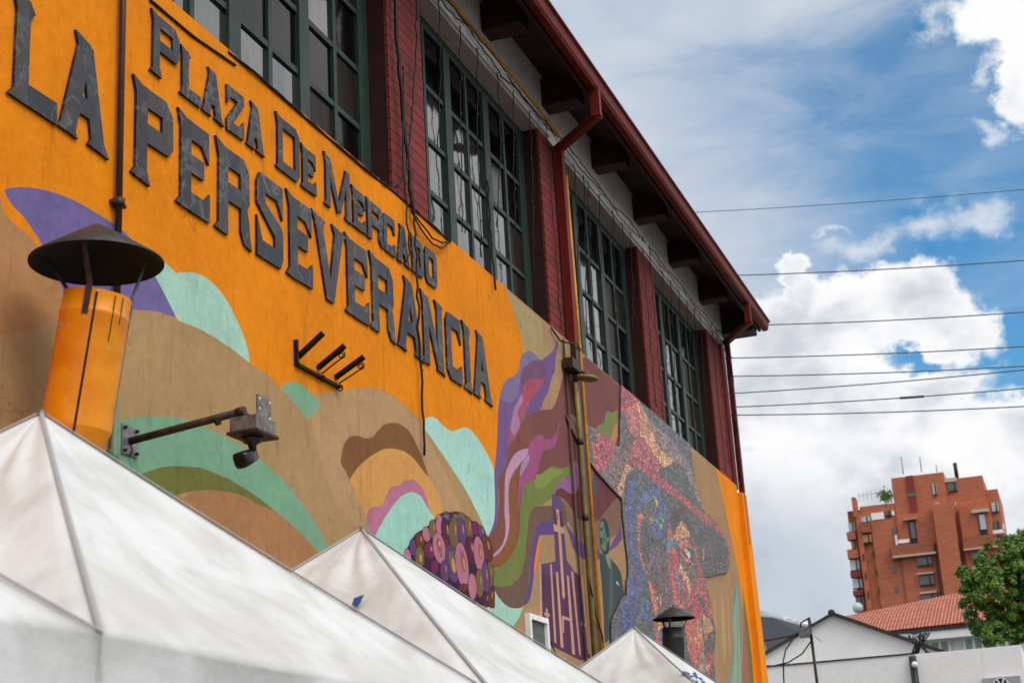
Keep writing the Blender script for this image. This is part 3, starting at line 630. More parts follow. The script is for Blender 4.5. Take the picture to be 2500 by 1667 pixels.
mz(Z4+'900,210c 1100,350c 1142,430 1100,450 1060,445 1000,490 960,560 893,556c', (182, 78, 98))
mz(Z4+'960,560c 1000,490 1090,445 1125,500 1145,620 1130,800 1100,880 1020,830 980,700', (196, 116, 110))
mz(Z4+'1090,445c 1142,430 1220,590 1280,720 1330,900 1400,1040 1590,1180c 1500,1240 1420,1252 1370,1180 1300,1050 1230,950 1140,870 1145,620', (214, 152, 114))
mz(Z4+'1400,1040c 1590,1180c 1500,1240 1420,1252 1380,1140', (222, 172, 126))
mz(Z4+'890,556c 960,572 980,700 1010,850 1090,870 1040,960 1003,1085c 880,992c', (116, 96, 102))
mz(Z4+'1110,865c 1170,890 1230,950 1300,1050 1370,1180 1430,1252 1350,1332c 1200,1220 1005,1100c 1040,960', (188, 96, 108))
mz(Z4+'1260,650c 1380,760 1500,870 1650,1050 1760,1200 1850,1400 1880,1568 | '+Z5+'1910,250 1850,150c | '+Z4+'1790,1480 1700,1280 1590,1180 1400,1040 1330,900', (146, 122, 122))
mz(Z4+'1140,415c 1782,968c 1810,1180 1760,1200 1650,1050 1500,870 1380,760 1260,650 1215,560', (98, 102, 110))
mz(Z4+'1000,1098c 1100,1165 1350,1342 1500,1450 | '+Z5+'1520,10 1700,160 1900,330 2000,410c 2060,440c 2180,600 2290,800 2292,900 2250,1085c 2268,880 2225,720 2130,610 2000,520 1850,400 1650,230 1500,120 1350,0 | '+Z4+'1150,1290 978,1205c', (176, 84, 92))
mz(Z4+'1005,1085c 1100,1150 1350,1328 1365,1345c 1100,1168 1000,1100', (84, 80, 80))
mz(Z4+'515,745c 600,785 780,922 832,990 780,1100 740,1200 660,1360c 545,1252c 520,960', (188, 86, 96))
mz(Z4+'838,985c 1000,1090 980,1205 900,1400 860,1568 820,1570 660,1360 740,1200 800,1080', (132, 106, 104))
mz(Z4+'500,735c 605,790 585,930 530,972c', (118, 98, 92)); mz(Z4+'228,582c 300,605 350,700 370,985c 330,905 212,645', (134, 84, 78))
mz(Z4+'960,1215c 1055,1275 990,1320 950,1420 925,1568 | '+Z5+'912,195c 850,110 880,-20', (214, 156, 120))
bl1 = (84, 94, 150)
mz(Z5+'975,10c 1062,0 1050,300 1050,600 1062,900 1150,1050 1185,1250 1150,1420 1100,1300 1080,1050 1020,900 980,500 968,250', bl1)
mz(Z4+'1120,1340c 1060,1420 1010,1568 1060,1568 1085,1440', bl1)
mz(Z5+'1090,300c 1130,180 1200,100 1330,60 1400,15 1385,150 1290,210 1200,230 1140,300 1105,400 1092,600 1120,800 1160,980c 1105,900 1080,600', (98, 106, 156))
mz(Z5+'1390,150c 1480,250 1480,400 1440,650 1380,690 1310,650 1270,560 1260,450 1340,420 1370,300', (84, 94, 146))
mz(Z5+'1305,145c 1362,220 1378,300 1350,292', (166, 178, 96)); mz(Z5+'1250,430c 1330,450 1400,520 1440,440 1420,560 1400,575 1340,480 1290,500', (150, 166, 98)); mz(Z5+'1380,300c 1420,380 1470,260 1450,420 1400,470', (104, 130, 140))
mz(Z5+'1000,1100c 1050,1200 1080,1400 1100,1568c 960,1568c 985,1250', bl1)
mz(Z5+'1205,350c 1260,370 1320,420 1290,430 1240,400', (140, 72, 82))
mz(Z5+'1110,400c 1150,380 1190,430 1145,500 1140,700 1160,900 1190,1050 1232,1175c 1170,1050 1130,850 1100,600', (204, 112, 96))
mz(Z5+'1190,430c 1240,560 1285,660c 1270,560 1215,440', (176, 106, 106))
mz(Z5+'1150,520c 1230,500 1300,700 1260,900 1190,1040c 1150,800', (84, 88, 90))
mz(Z5+'1305,890c 1290,1000 1240,1170c 1235,1060 1280,960', (190, 104, 76))
mz(Z5+'1340,880c 1460,820 1500,900 1500,1150 1540,1350 1600,1568 1400,1568 1380,1300', (112, 90, 92))
mz(Z5+'1520,430c 1580,340 1680,305 1740,400 1790,520 1800,650 1740,560 1670,480 1600,580 1590,695c 1540,600', (82, 70, 68))
mz(Z5+'1600,580c 1670,475 1730,550 1780,680 1690,690 1620,750 1590,690', (212, 154, 112))
mz(Z5+'1502,480c 1545,600 1592,700 1540,712 1470,785c 1490,650', (192, 114, 102))
mz(Z5+'1472,800c 1515,715 1580,715 1610,785 1545,800 1512,890 1485,860', (98, 136, 160))
mz(Z5+'1615,765c 1700,722 1765,730 1810,830 1705,800 1670,860c', (206, 122, 104)); mz(Z5+'1620,735c 1690,690 1760,695 1750,712 1690,712 1630,748', (120, 112, 106))
mz(Z5+'1650,860c 1700,920 1790,990 1832,1035 1795,1048 1700,975', (216, 110, 92))
mz(Z5+'1690,840c 1760,810 1850,880 1862,1000 1800,985 1720,900', (84, 92, 94)); mz(Z5+'1732,835c 1780,890 1775,960 1742,910', (214, 210, 202)); mz(Z5+'1700,830c 1730,830 1740,900 1710,880', (214, 140, 120))
mz(Z5+'1565,790c 1620,880 1650,1000 1700,1150 1760,1300 1780,1568 1600,1568 1540,1350 1505,1150 1510,900', (188, 86, 92))
mz(Z5+'1650,1010c 1720,1080 1762,1200 1785,1350 1770,1500 1740,1300 1640,1120', (206, 168, 126)); mz(Z5+'1590,1070c 1640,1200 1700,1350 1740,1512 1680,1400 1610,1230', (96, 136, 166))
mz(Z5+'1560,1200c 1600,1350 1700,1568 1640,1568 1570,1400', (176, 112, 84))
mz(Z5+'1680,980c 1855,1055 1870,1300 1800,1260 1740,1150', (120, 98, 94))
mz(Z5+'1800,690c 1860,800 1890,950 1920,1050 1965,1250 2010,1420 | '+Z6+'1225,330 1262,500 1280,680 1200,640 1180,500 | '+Z5+'1880,1400 1850,1300 1870,1150 1850,950', (176, 92, 94))
mz(Z5+'1780,1260c 1850,1320 1890,1500 | '+Z6+'1180,640 1130,720 1000,740 960,640 | '+Z5+'1800,1568', (184, 84, 90))
mz(Z5+'1880,620c 1930,510 2000,540 2120,600 2220,740 2252,900 2238,1070 2150,1140 2000,1168 1945,1090 1900,850', (84, 82, 86))
mz(Z5+'1940,840c 1965,830 1960,980 1940,960', (196, 128, 104))
mz(Z5+'1235,1205c 1300,1300 1335,1400 1365,1568 | '+Z6+'545,450 560,640 510,650 470,470', (208, 120, 98)); mz(Z5+'1375,1380c 1405,1440 1425,1600 | '+Z6+'600,500 580,600 570,420', (200, 118, 98))
mz(Z5+'1270,1270c 1330,1240 1370,1300 1400,1420 1350,1400 1300,1340', (128, 78, 74)); mz(Z6+'540,400c 552,420 548,460 538,440', (210, 206, 200))
mz(Z6+'900,740c 1000,700 1120,700 1150,900 1172,1200 1115,1395 1030,1310 960,1150 940,950', (200, 108, 86)); mz(Z6+'1080,740c 1130,800 1140,980 1090,1080 1050,980', (210, 142, 102))
mz(Z6+'1080,530c 1130,560 1130,700 1040,760 980,720 1000,600', (186, 84, 90)); mz(Z6+'1150,660c 1220,690 1290,800 1285,900 1205,1000 1165,860', (208, 138, 108)); mz(Z6+'1170,730c 1215,740 1222,860 1190,890 1165,820', (190, 164, 120))
mz(Z6+'1225,890c 1325,890 1325,1060 1290,1170 1195,1120 1200,1000', (104, 88, 86)); mz(Z6+'1190,1180c 1270,1180 1280,1380 1255,1460 1200,1390', (186, 78, 78)); mz(Z6+'1120,1150c 1180,1200 1190,1400 1150,1420 1120,1350', (168, 146, 116)); mz(Z6+'1200,1330c 1250,1320 1240,1390 1205,1400', (210, 186, 150))
mz(Z6+'500,730c 620,760 635,950 610,1100 520,1020', (190, 96, 84)); mz(Z6+'540,770c 600,780 570,900 545,980 560,850', (190, 178, 74)); mz(Z6+'570,860c 620,860 600,1010 580,1080', (90, 96, 150))
mz(Z6+'50,560c 100,490 150,490 200,560 215,700 220,880 40,880c 35,680', (80, 92, 148)); mz(Z6+'360,480c 410,440 440,560 430,820 380,760 340,640', (84, 94, 148)); mz(Z6+'160,100c 240,280 290,480 300,750 270,700 230,420 170,380', (84, 94, 148)); mz(Z6+'280,40c 340,60 350,240 320,380 290,240', (88, 98, 154))
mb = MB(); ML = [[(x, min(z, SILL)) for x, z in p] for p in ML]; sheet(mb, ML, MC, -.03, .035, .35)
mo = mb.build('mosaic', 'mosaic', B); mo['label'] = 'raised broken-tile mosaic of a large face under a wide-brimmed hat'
# ---- piers, beam, windows
PITCH = 5.07; P1 = 13.42; PW = .93; PY = .06; WY = .29; BZ = 10.68
def pier(x0, x1):
    m = MB(); m.box((x0+.004, PY+.004, SILL-.02), (x1-.004, .5, BZ)); p = m.build('pier', 'shaded_maroon_render', B, origin=(x0, PY, SILL))
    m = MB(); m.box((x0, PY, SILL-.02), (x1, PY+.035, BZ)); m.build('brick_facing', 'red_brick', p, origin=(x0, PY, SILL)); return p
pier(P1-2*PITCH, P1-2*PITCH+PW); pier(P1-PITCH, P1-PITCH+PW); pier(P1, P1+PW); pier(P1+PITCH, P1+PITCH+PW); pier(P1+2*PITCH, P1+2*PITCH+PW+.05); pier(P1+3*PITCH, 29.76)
mb = MB(); mb.box((29.76, PY-.03, SILL-.02), (30.12, .5, BZ)); cp = mb.build('corner_post', 'red_paint', B)
mb = MB(); mb.box((1, PY, BZ), (30.35, .6, 11.62)); mb.build('beam', 'white_plaster', B)
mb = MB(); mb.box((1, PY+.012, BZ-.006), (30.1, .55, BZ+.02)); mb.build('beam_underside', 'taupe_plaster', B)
mb = MB()                                     # stepped orange buttress at the corner, leaning out a little at its foot
for (a, b, y0, y1) in ((29.8, 30.2, -.10, -.13),):
    z1 = 7.62
    vt = [(a, .3, 0), (b+.42, .3, 0), (b+.42, y1, 0), (a, y1, 0), (a, .3, z1), (b, .3, z1), (b, y0, z1), (a, y0, z1)]
    i = len(mb.v); mb.v += vt
    for f in ((0, 1, 2, 3), (4, 7, 6, 5), (3, 2, 6, 7), (0, 3, 7, 4), (1, 5, 6, 2), (0, 4, 5, 1)): mb.f.append(tuple(i+k for k in f)); mb.c.append(None); mb.sm.append(False)
mb.build('buttress', 'orange_plaster', B)
colm = {0: 'window_glass', 1: 'dark_reflection_glass', 2: 'curtain_glass'}
ROWS = [SILL, 8.48, 9.13, 9.80, BZ-.13]
PAT = {  # rows bottom to top, six panes left to right; 0 mirrors the sky, 1 has a dark reflection put into its colour, 2 has curtains behind
    0: ['000021', '111112', '111101', '111112'], -1: ['001111', '111111', '111111', '111111'],
    1: ['000002', '000002', '000011', '111111'], 2: ['110021', '110021', '110022', '111111'], 3: ['100122', '100122', '100122', '111111']}
for n in (-1, 0, 1, 2, 3):
    x0 = 14.35+PITCH*(n-1)
    if n == 3: x1 = P1+3*PITCH
    else: x1 = P1+PITCH*n
    w = MB()
    o = x0-14.35
    xs_thin = [15.0+o, 16.35+o, 17.7+o]; xs_thick = [15.68+o, 17.0+o]
    w.box((x0, WY, SILL), (x0+.1, WY+.16, BZ)); w.box((x1-.24, WY, SILL), (x1, WY+.16, BZ)); w.box((x0+.1, WY+.004, BZ-.14), (x1-.24, WY+.156, BZ))
    win = w.build('window', 'green_paint', B, origin=(x0, WY, SILL))
    m = MB()
    for x in xs_thick: m.box((x-.10, WY-.012, SILL), (x+.10, WY+.15, BZ-.14))
    m.build('mullion', 'green_paint', win, origin=(x0, WY, SILL))
    m = MB()
    for x in xs_thin: m.box((x-.035, WY+.004, SILL), (x+.035, WY+.12, BZ-.14))
    for z in ROWS[1:4]: 
        xa = x0+.1
        for xb in [*sorted(xs_thin+xs_thick), x1-.2]:
            hw = .10 if xb in xs_thick else .04
            m.box((xa, WY+.008, z-.03), (xb-hw if xb < x1-.25 else x1-.24, WY+.11, z+.03))
            xa = xb+hw
    m.build('glazing_bar', 'green_paint', win, origin=(x0, WY, SILL))
    xb_ = [x0+.05]+sorted(xs_thin+xs_thick)+[x1-.15]
    m = MB(); ids = []
    for r in range(4):
        for c in range(6):
            dy = random.uniform(-.005, .005)
            m.quad((xb_[c], WY+.034+dy, ROWS[r]), (xb_[c+1], WY+.034-dy, ROWS[r]), (xb_[c+1], WY+.034-dy, ROWS[r+1]), (xb_[c], WY+.034+dy, ROWS[r+1])); ids.append(int(PAT[n][r][c]))
    pn = m.build('panes', 'window_glass', win, origin=(x0, WY, SILL))
    pn.data.materials.append(MATS['dark_reflection_glass']); pn.data.materials.append(MATS['curtain_glass'])
    for p_, k_ in zip(pn.data.polygons, ids): p_.material_index = k_
# ---- eaves: soffit, rafter ends, fascia, gutter
XR = 30.75
mb = MB()
mb.quad((1, PY, 11.62), (XR, PY, 11.62), (XR, -.60, 11.34), (1, -.60, 11.34)); mb.quad((30.0, PY, 11.62), (XR, PY, 11.62), (XR, 7, 14.55), (30.0, 7, 14.55)); mb.build('soffit', 'soffit_board', B)
mb = MB()
for s in ((0, ), ): mb.quad((1, -.72, 11.5), (XR, -.72, 11.5), (XR, 7, 14.8), (1, 7, 14.8)); mb.quad((1, 14.8, 11.5), (XR, 14.8, 11.5), (XR, 7, 14.8), (1, 7, 14.8)); mb.quad((XR, -.72, 11.5), (XR, PY, 11.60), (XR, 7, 14.5), (XR, 7, 14.8))
mb.build('roof', 'roof_sheet', B)
mb = MB(); mb.box((1, -.66, 11.10), (XR-.02, -.60, 11.36)); mb.build('fascia_board', 'dark_red_wood', B)
mb = MB()
prof = [(-.665, 11.37), (-.665, 11.15), (-.69, 11.10), (-.78, 11.10), (-.81, 11.14), (-.83, 11.26), (-.865, 11.275), (-.865, 11.30), (-.83, 11.305)]
for (a, b), (c, d) in zip(prof[:-1], prof[1:]): mb.quad((1, a, b), (XR, a, b), (XR, c, d), (1, c, d))
mb.quad(*[(XR, a, b) for a, b in prof]); mb.build('gutter', 'red_paint', B)
for k in range(-5, 6):
    x = 18.75+2.36*k
    if x < 2: continue
    m = MB(); m.box((x, -.46, 11.12), (x+.34, PY+.02, 11.52)); r_ = m.build('rafter_end', 'dark_red_wood', B, origin=(x, PY, 11.1), bevel=.02)
m = MB(); m.box((30.2, -.58, 11.0), (30.68, 3.0, 11.30)); m.box((30.22, -.4, 11.30), (30.6, 3.0, 11.58)); m.build('rafter_end', 'dark_red_wood', B, origin=(30.38, PY, 11.1), bevel=.02)
# ============================================================ SIGN LETTERS
t_col = [lin((46, 47, 52)), lin((54, 54, 58)), lin((50, 51, 56)), lin((58, 58, 60)), lin((38, 42, 54))]
def glyph(ch, w, h, t, b):
    """strokes of one slab-serif letter in metres, origin at lower left"""
    c = min(.13*h, .35*w); k = .16*h; s = .32*t
    L = []
    def stem(x, top=True, bot=True, y0=0, y1=None, right=False):
        y1 = h if y1 is None else y1
        L.append([(x, y0), (x+t, y0), (x+t, y1), (x, y1)])
        if top: L.append([(x-s, y1+.05*h), (x+t*.5, y1), (x+t*.3, y1-.02*h), (x, y1-.13*h)])
        if bot: L.append([(x-s*1.3, y0+.01*h), (x+t*.3, y0), (x+t*.3, y0+.1*h), (x, y0+.1*h)])
        if right: L.append([(x+t, y0+.13*h), (x+t+s, y0-.02*h), (x+t*.5, y0)])
    if ch in 'PR':
        m = .42*h if ch == 'P' else .40*h
        stem(0, right=(ch == 'P'))
        L.append([(t, h-b), (w-t, h-b), (w-c, h), (t, h)])
        L.append([(w-t, m+b), (w-t*.95, m+b*.4), (w-c*.6, m+.0), (w, m+c*.8), (w, h-c), (w-c, h), (w-t, h-b)])
        L.append([(t, m), (w-c*.7, m), (w-t, m+b), (t, m+b)])
        if ch == 'R': L.append([(w-t*1.0, m+b*.5), (w-.35*t, m+b*.35), (w, m-b*.6), (w+.0, .16*h), (w+.28*t, -.02*h), (w-.55*t, .01*h), (w-t, .14*h)])
    if ch == 'E':
        stem(0); L += [[(t, h-b), (w*.97, h-b), (w*.97, h), (t, h)], [(w*.72, h-b), (w*.97, h-b*1.75), (w*.97, h-b)], [(t, .5*h-b*.35), (w*.8, .5*h-b*.35), (w*.8, .5*h+b*.65), (t, .5*h+b*.65)], [(t, 0), (w, 0), (w, b), (t, b)], [(w*.8, b), (w, b), (w, b*1.55)]]
    if ch == 'L': stem(0, right=False); L += [[(t*.9, h-.16*h), (t, h-.16*h), (t*1.35, h-.1*h), (t*.9, h)], [(t, 0), (w, 0), (w, b), (t, b)]]
    if ch == 'I': stem(0, right=True); L.append([(t*.9, h-.16*h), (t, h-.14*h), (t*1.3, h-.08*h), (t*.9, h)])
    if ch == 'S':
        L += [[(0, h-c), (c*.6, h), (w, h), (w, h-b), (t, h-b), (0, h-b)], [(w*.78, h-b), (w, h-b*2), (w, h-b)], [(0, .62*h), (t, .66*h), (t, h-b), (0, h-b)], [(0, .62*h), (w-t, .34*h), (w-t*.2, .50*h), (t, .68*h)],
              [(w-t, b), (w, b), (w, .44*h), (w-t*.2, .50*h), (w-t, .36*h)], [(0, 0), (w-c*.5, 0), (w, c), (w, b), (0, b)], [(0, b), (w*.2, b), (0, b*2.3)]]
    if ch == 'C':
        L += [[(0, h-c), (c*.7, h), (w, h), (w, h-b), (0, h-b)], [(w*.78, h-b), (w, h-b*1.9), (w, h-b)], [(0, c), (t, b), (t, h-b), (0, h-b)], [(c, 0), (w, 0), (w, b), (t, b), (0, c)], [(w*.74, b), (w, b), (w, b*1.5)]]
    if ch in 'OD':
        if ch == 'D': stem(0)
        else: L.append([(0, c), (t, b), (t, h-b), (0, h-c)])
        L += [[(t if ch == 'D' else c*.6, h), (0 if ch == 'O' else t, h-c), (t, h-b), (w-t, h-b), (w-c, h)], [(w-t, b), (w, c), (w, h-c), (w-c, h), (w-t, h-b)], [(c if ch == 'O' else t, 0), (w-c*.8, 0), (w, c), (w-t, b), (t, b), (0 if ch == 'O' else t, c)]]
    if ch == 'A':
        a = w*.5-t*.5
        L += [[(0, 0), (t*1.15, 0), (a+t*.95, h*.93), (a, h)], [(a-s, h+.06*h), (a+t, h), (a+t*.4, h*.85), (a+t*.1, h*.87)], [(a+t*.2, h), (a+t*1.1, h*.98), (w, 0), (w-t*1.1, 0)], [(t*.9, .26*h), (w-t*.9, .26*h), (w-t*1.0, .26*h+b*.9), (t*1.05, .26*h+b*.9)],
              [(-s*.5, .01*h), (t*.4, 0), (t*.5, .1*h), (t*.1, .06*h)], [(t, .1*h), (t*1.15+s, -.01*h), (t*.6, 0)], [(w-t*1.1, .1*h), (w-t*.5, 0), (w-t*1.1-s, .01*h)], [(w-t*.15, .1*h), (w+s, -.02*h), (w-t*.6, 0)]]
    if ch == 'V':
        m = w*.5
        L += [[(0, h), (t*1.1, h), (m+t*.55, 0), (m-t*.45, 0)], [(w-t*1.1, h), (w, h), (m+t*.55, 0), (m-t*.1, .12*h)], [(-s, h+.04*h), (t*.6, h), (t*.3, h-.12*h)], [(t*.9, h), (t*1.3+s, h-.02*h), (t*.95, h-.16*h)], [(w-t*1.3-s, h+.03*h), (w-t*.6, h), (w-t*1.0, h-.16*h)], [(w-t*.3, h), (w+s, h-.03*h), (w-t*.3, h-.15*h)]]
    if ch == 'N':
        stem(0); L += [[(0, h), (t*1.0, h), (w-t*.1, 0), (w-t*1.0, 0)], [(w-t*.95, .1*h), (w, .02*h), (w, h), (w-t*.95, h)], [(w-t*.95-s, h+.04*h), (w, h), (w+s, h-.02*h), (w-t*.5, h-.1*h), (w-t*.95, h-.1*h)], [(w-t*.95-s, -.0*h), (w-t*.5, 0), (w-t*.9, .1*h)], [(w-t*.3, .1*h), (w+s, -.02*h), (w-t*.6, 0)]]
    if ch == 'M':
        m = w*.52
        stem(0, right=False); L += [[(0, h), (t*1.0, h), (m+t*.4, .08*h), (m-t*.3, 0)], [(m-t*.1, .16*h), (m+t*.4, .05*h), (w-t*.1, h), (w-t*.9, h)], [(w-t, 0), (w, 0), (w, h), (w-t, h)], [(w-t, .1*h), (w-t*.5, 0), (w-t-s, 0)], [(w-t*.2, .1*h), (w+s, -.02*h), (w-t*.6, 0)]]
    if ch == 'Z':
        L += [[(0, h-b), (w, h-b), (w, h), (0, h)], [(0, h-b*1.9), (w*.2, h-b), (0, h)], [(0, b), (t*1.05, b), (w, h-b), (w-t*1.1, h-b)], [(0, 0), (w, 0), (w, b), (0, b)], [(w*.78, b), (w, b), (w, b*1.8)]]
    return L
SG = thing('wall_sign', 'big dark slate-tile lettering PLAZA DE MERCADO LA PERSEVERANCIA mounted on the orange wall', 'sign')
SG['label'] = 'dark slate-tile letters reading PLAZA DE MERCADO over LA PERSEVERANCIA on the orange wall'
def px_x(x, y): return onY(x, y, -.03).x
def letter(ch, xa, xb, za, zb, t, b):
    w = xb-xa; h = zb-za
    G = glyph(ch, w, h, t, b); m = MB()
    cols = [tuple(v*random.uniform(.85, 1.15) for v in random.choice(t_col)) for _ in G]
    polys = []
    for g in G:
        a = sum(g[i][0]*g[(i+1) % len(g)][1]-g[(i+1) % len(g)][0]*g[i][1] for i in range(len(g)))
        q = [(xa+x+random.uniform(-.004, .004), za+y+random.uniform(-.004, .004)) for x, y in (g if a > 0 else g[::-1])]; polys.append(q)
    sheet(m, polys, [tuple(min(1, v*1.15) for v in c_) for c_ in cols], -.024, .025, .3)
    o = m.build('letter', 'slate_tile', SG, origin=(xa, 0, za)); o['label'] = 'letter '+ch
big = [('L', (40, 133), (141, 310)), ('A', (147.6, 315), (260, 384)), ('P', (334, 399), (425, 319)), ('E', (444, 450), (514.6, 555)), ('R', (537, 480), (612, 600)), ('S', (630, 536), (694, 616)), ('E', (711, 669), (767, 709)), ('V', (768, 523), (840, 581)),
       ('E', (854, 767), (905, 797.6)), ('R', (913, 760), (966, 830)), ('A', (976, 849.5), (1036, 886)), ('N', (1037, 820), (1087, 921)), ('C', (1091, 810), (1133, 946.5)), ('I', (1139, 900), (1154, 962)), ('A', (1161, 966.5), (1203, 993))]
for ch, a, b in big: letter(ch, px_x(*a), px_x(*b), 6.125, 6.86, .142, .15)
small = [('P', (377, 106), (440, 106), 0), ('L', (448, 200), (492, 251), 1), ('A', (498, 257), (545, 291), 1), ('Z', (557, 240), (598, 334), 1), ('A', (606, 340), (646, 370), 1), ('D', (681, 390), (734, 416), 0), ('E', (742, 440), (775, 467), 1),
         ('M', (799, 483), (858, 532), 0), ('E', (866, 541.5), (896, 567), 1), ('R', (901, 568), (938, 601), 1), ('C', (938, 560), (968, 622.6), 1), ('A', (973, 624), (1002, 644), 1), ('D', (1010, 648), (1037, 669), 1), ('O', (1041, 650), (1070, 695.7), 1)]
zz = [(onY(375, 30).z, onY(374, 160).z), (onY(450, 112).z, onY(452, 216).z), (onY(1041, 600).z, onY(1060, 690).z)]
print('small z', zz)
for ch, a, b, lo in small: letter(ch, px_x(*a), px_x(*b), 7.03, 7.42 if lo else 7.52, .088, .088)
# ============================================================ PIPES ON THE BUILDING
def pipe_part(name, mat, pts, r, n=8, parent=B):
    m = MB(); m.tube(pts, r, n); return m.build(name, mat, parent, origin=pts[0])
for k, (z, r) in enumerate(((10.715, .022), (10.77, .022), (10.83, .026))):
    pipe_part('conduit', 'white_pipe', [(1, PY-.03-.01*k, z), (18.6 if k else 18.9, PY-.03-.01*k, z)], r)
for k, z in enumerate((10.73, 10.79)):
    pipe_part('conduit', 'white_pipe', [(19.6, PY-.03, z), (26.2-1.5*k, PY-.03, z+.004), (30.1, PY-.03, z)], .024)
pipe_part('gas_pipe', 'yellow_pipe', [(1, PY-.035, 10.975), (18.95, PY-.035, 10.94), (19.3, PY-.05, 10.88)], .028)
def downpipe(x, y, ox, ytop, zb, bottom=0.0, redto=SILL-.02, w=.13, d=.10):
    m = MB(); g = Vector((ox, -.75, 11.12)); e1 = Vector((ox, -.75, 10.72)); e2 = Vector((x, y+.01, zb))
    m.bar(g, e1, w, d, up=(1, 0, 0)); m.bar(e1+Vector((0, -.03, .02)), e2+Vector((0, .02, 0)), d, w*.9, up=(1, 0, 0)); m.box((x-w/2, y-d/2, redto), (x+w/2, y+d/2, zb+.05))
    o = m.build('downpipe', 'red_paint', B, origin=(x, y, redto))
    if bottom is not None and redto > 1:
        m = MB(); m.box((x-w*.44, y-d*.44, 0), (x+w*.44, y+d*.44, redto-.001)); m.build('lower_pipe', 'brown_pipe', o, origin=(x, y, 0))
    return o
downpipe(19.14, -.03, 18.6, 10.7, 10.6)
downpipe(30.0, -.06, 28.8, 10.7, 10.75, redto=7.66, w=.12)
pipe_part('gas_pipe', 'yellow_pipe', [(19.37, -.03, 10.3), (19.37, -.05, 8.0), (19.36, -.05, 0.1)], .026)
kp = pipe_part('riser_pipe', 'khaki_pipe', [(18.93, -.09, 7.15), (18.93, -.09, 6.6), (18.93, -.09, 0.1)], .034)
for z in (6.35, 5.35): m = MB(); m.tube([(18.93, -.09, z-.04), (18.93, -.09, z+.04)], .046, 10); m.build('collar', 'brown_pipe', kp)
pipe_part('riser_pipe', 'brown_pipe', [(18.70, -.03, 7.7), (18.70, -.03, 0.1)], .016)
lp = pipe_part('riser_pipe', 'brown_pipe', [(8.44, -.04, 9.5), (8.44, -.04, 5.0)], .024)
m = MB(); m.tube([(8.44, -.04, 5.8), (8.44, -.04, 5.86)], .042, 12); m.box((8.38, -.05, 5.815), (8.52, .0, 5.84)); m.build('clamp', 'rusty_steel', lp)
pipe_part('riser_pipe', 'pipe_green', [(8.44, -.04, 4.999), (8.44, -.04, 0.1)], .024) if 'pipe_green' in MATS else None
simple('pipe_green', (104, 128, 100), .5, nz=5, amt=.2, stain=((.04, .05, .04), .5))
gp = pipe_part('riser_pipe', 'pipe_green', [(8.44, -.04, 4.999), (8.44, -.04, 0.1)], .026)
m = MB(); m.tube([(8.44, -.04, 4.0+.0), (8.44, -.04, 4.1)], .036, 10); m.build('collar', 'pipe_green', gp)
# small framed vent low on the wall
vt = thing('wall_vent', 'small white framed vent with grey mesh beside the painted church', 'vent', (16.6, 0, 3.4))
m = MB(); x0, x1, z0, z1 = 16.57, 17.24, 3.3, 3.89
for a, b in (((x0, -.06, z1-.06), (x1, 0, z1)), ((x0, -.06, z0), (x0+.06, 0, z1-.06)), ((x1-.06, -.06, z0), (x1, 0, z1-.06)), ((x0+.06, -.06, z0), (x1-.06, 0, z0+.06))): m.box(a, b)
m.build('frame', 'white_pipe', vt)
m = MB(); m.box((x0+.06, -.02, z0+.06), (x1-.06, -.012, z1-.06))
m.build('mesh_panel', 'window_mesh', vt)
m = MB(); m.tube([(x1-.03, -.03, z1-.12), (x1+.06, -.05, 3.62), (x1+.22, -.05, 3.5), (x1+.4, -.02, 3.46)], .008, 6); m.build('cable', 'black_cable', vt)
# disc lamp under its junction box
dl = thing('disc_lamp', 'round flat disc lamp under a rusty box on the brown pipes', 'lamp', (18.9, -.1, 7.25))
m = MB(); m.box((18.62, -.16, 7.28), (19.0, -.02, 7.42)); m.build('junction_box', 'rusty_steel', dl, bevel=.006)
m = MB(); c0 = Vector((19.02, -.22, 7.21)); ax = Vector((.0, -.15, 1)).normalized(); a_ = Vector((1, 0, 0)); b_ = ax.cross(a_)
m.rings([(c0+ax*.05, .03, a_, b_), (c0+ax*.03, .13, a_, b_), (c0+ax*.012, .155, a_, b_), (c0-ax*.012, .15, a_, b_), (c0-ax*.03, .08, a_, b_)], 28, True, True); m.build('disc', 'khaki_pipe', dl)
m = MB(); m.bar(c0+ax*.04, (19.0, -.1, 7.36), .03); m.bar(c0+Vector((.05, 0, .03)), (19.08, -.1, 7.38), .02); m.build('bracket', 'iron', dl)
# ============================================================ CCTV ARM
X0 = 8.67
cv = thing('security_camera', 'dark security camera hanging from a rusty pipe arm bolted to the wall', 'camera', (X0, 0, 4.21))
m = MB(); m.box((8.575, -.012, 4.105), (8.765, 0, 4.31)); bp = m.build('wall_plate', 'steel', cv, bevel=.003)
m = MB()
for x, z in ((8.6, 4.285), (8.74, 4.285), (8.6, 4.13), (8.74, 4.13)): m.tube([(x, -.012, z), (x, -.03, z)], .012, 8)
m.build('bolt', 'iron', bp)
m = MB(); m.tube([(X0, -.01, 4.205), (X0, -.3, 4.235), (X0, -.86, 4.29)], .026, 12); m.tube([(X0, -.82, 4.286), (X0, -.875, 4.292)], .032, 12); m.tube([(X0, -.66, 4.24), (X0, -.69, 4.245)], .022, 8); m.build('arm', 'rusty_steel', cv)
m = MB(); m.tube([(X0-.01, -.02, 4.19), (X0-.01, -.035, 4.13), (X0-.02, -.02, 4.1)], .006, 6); m.tube([(X0+.02, -.86, 4.29), (X0+.07, -.9, 4.25), (X0+.08, -.89, 4.2)], .007, 6); m.build('cable', 'black_cable', cv)
m = MB(); m.box((8.80, -.895, 4.19), (8.99, -.887, 4.435)); p2 = m.build('upright_plate', 'box_steel', cv)
m = MB()
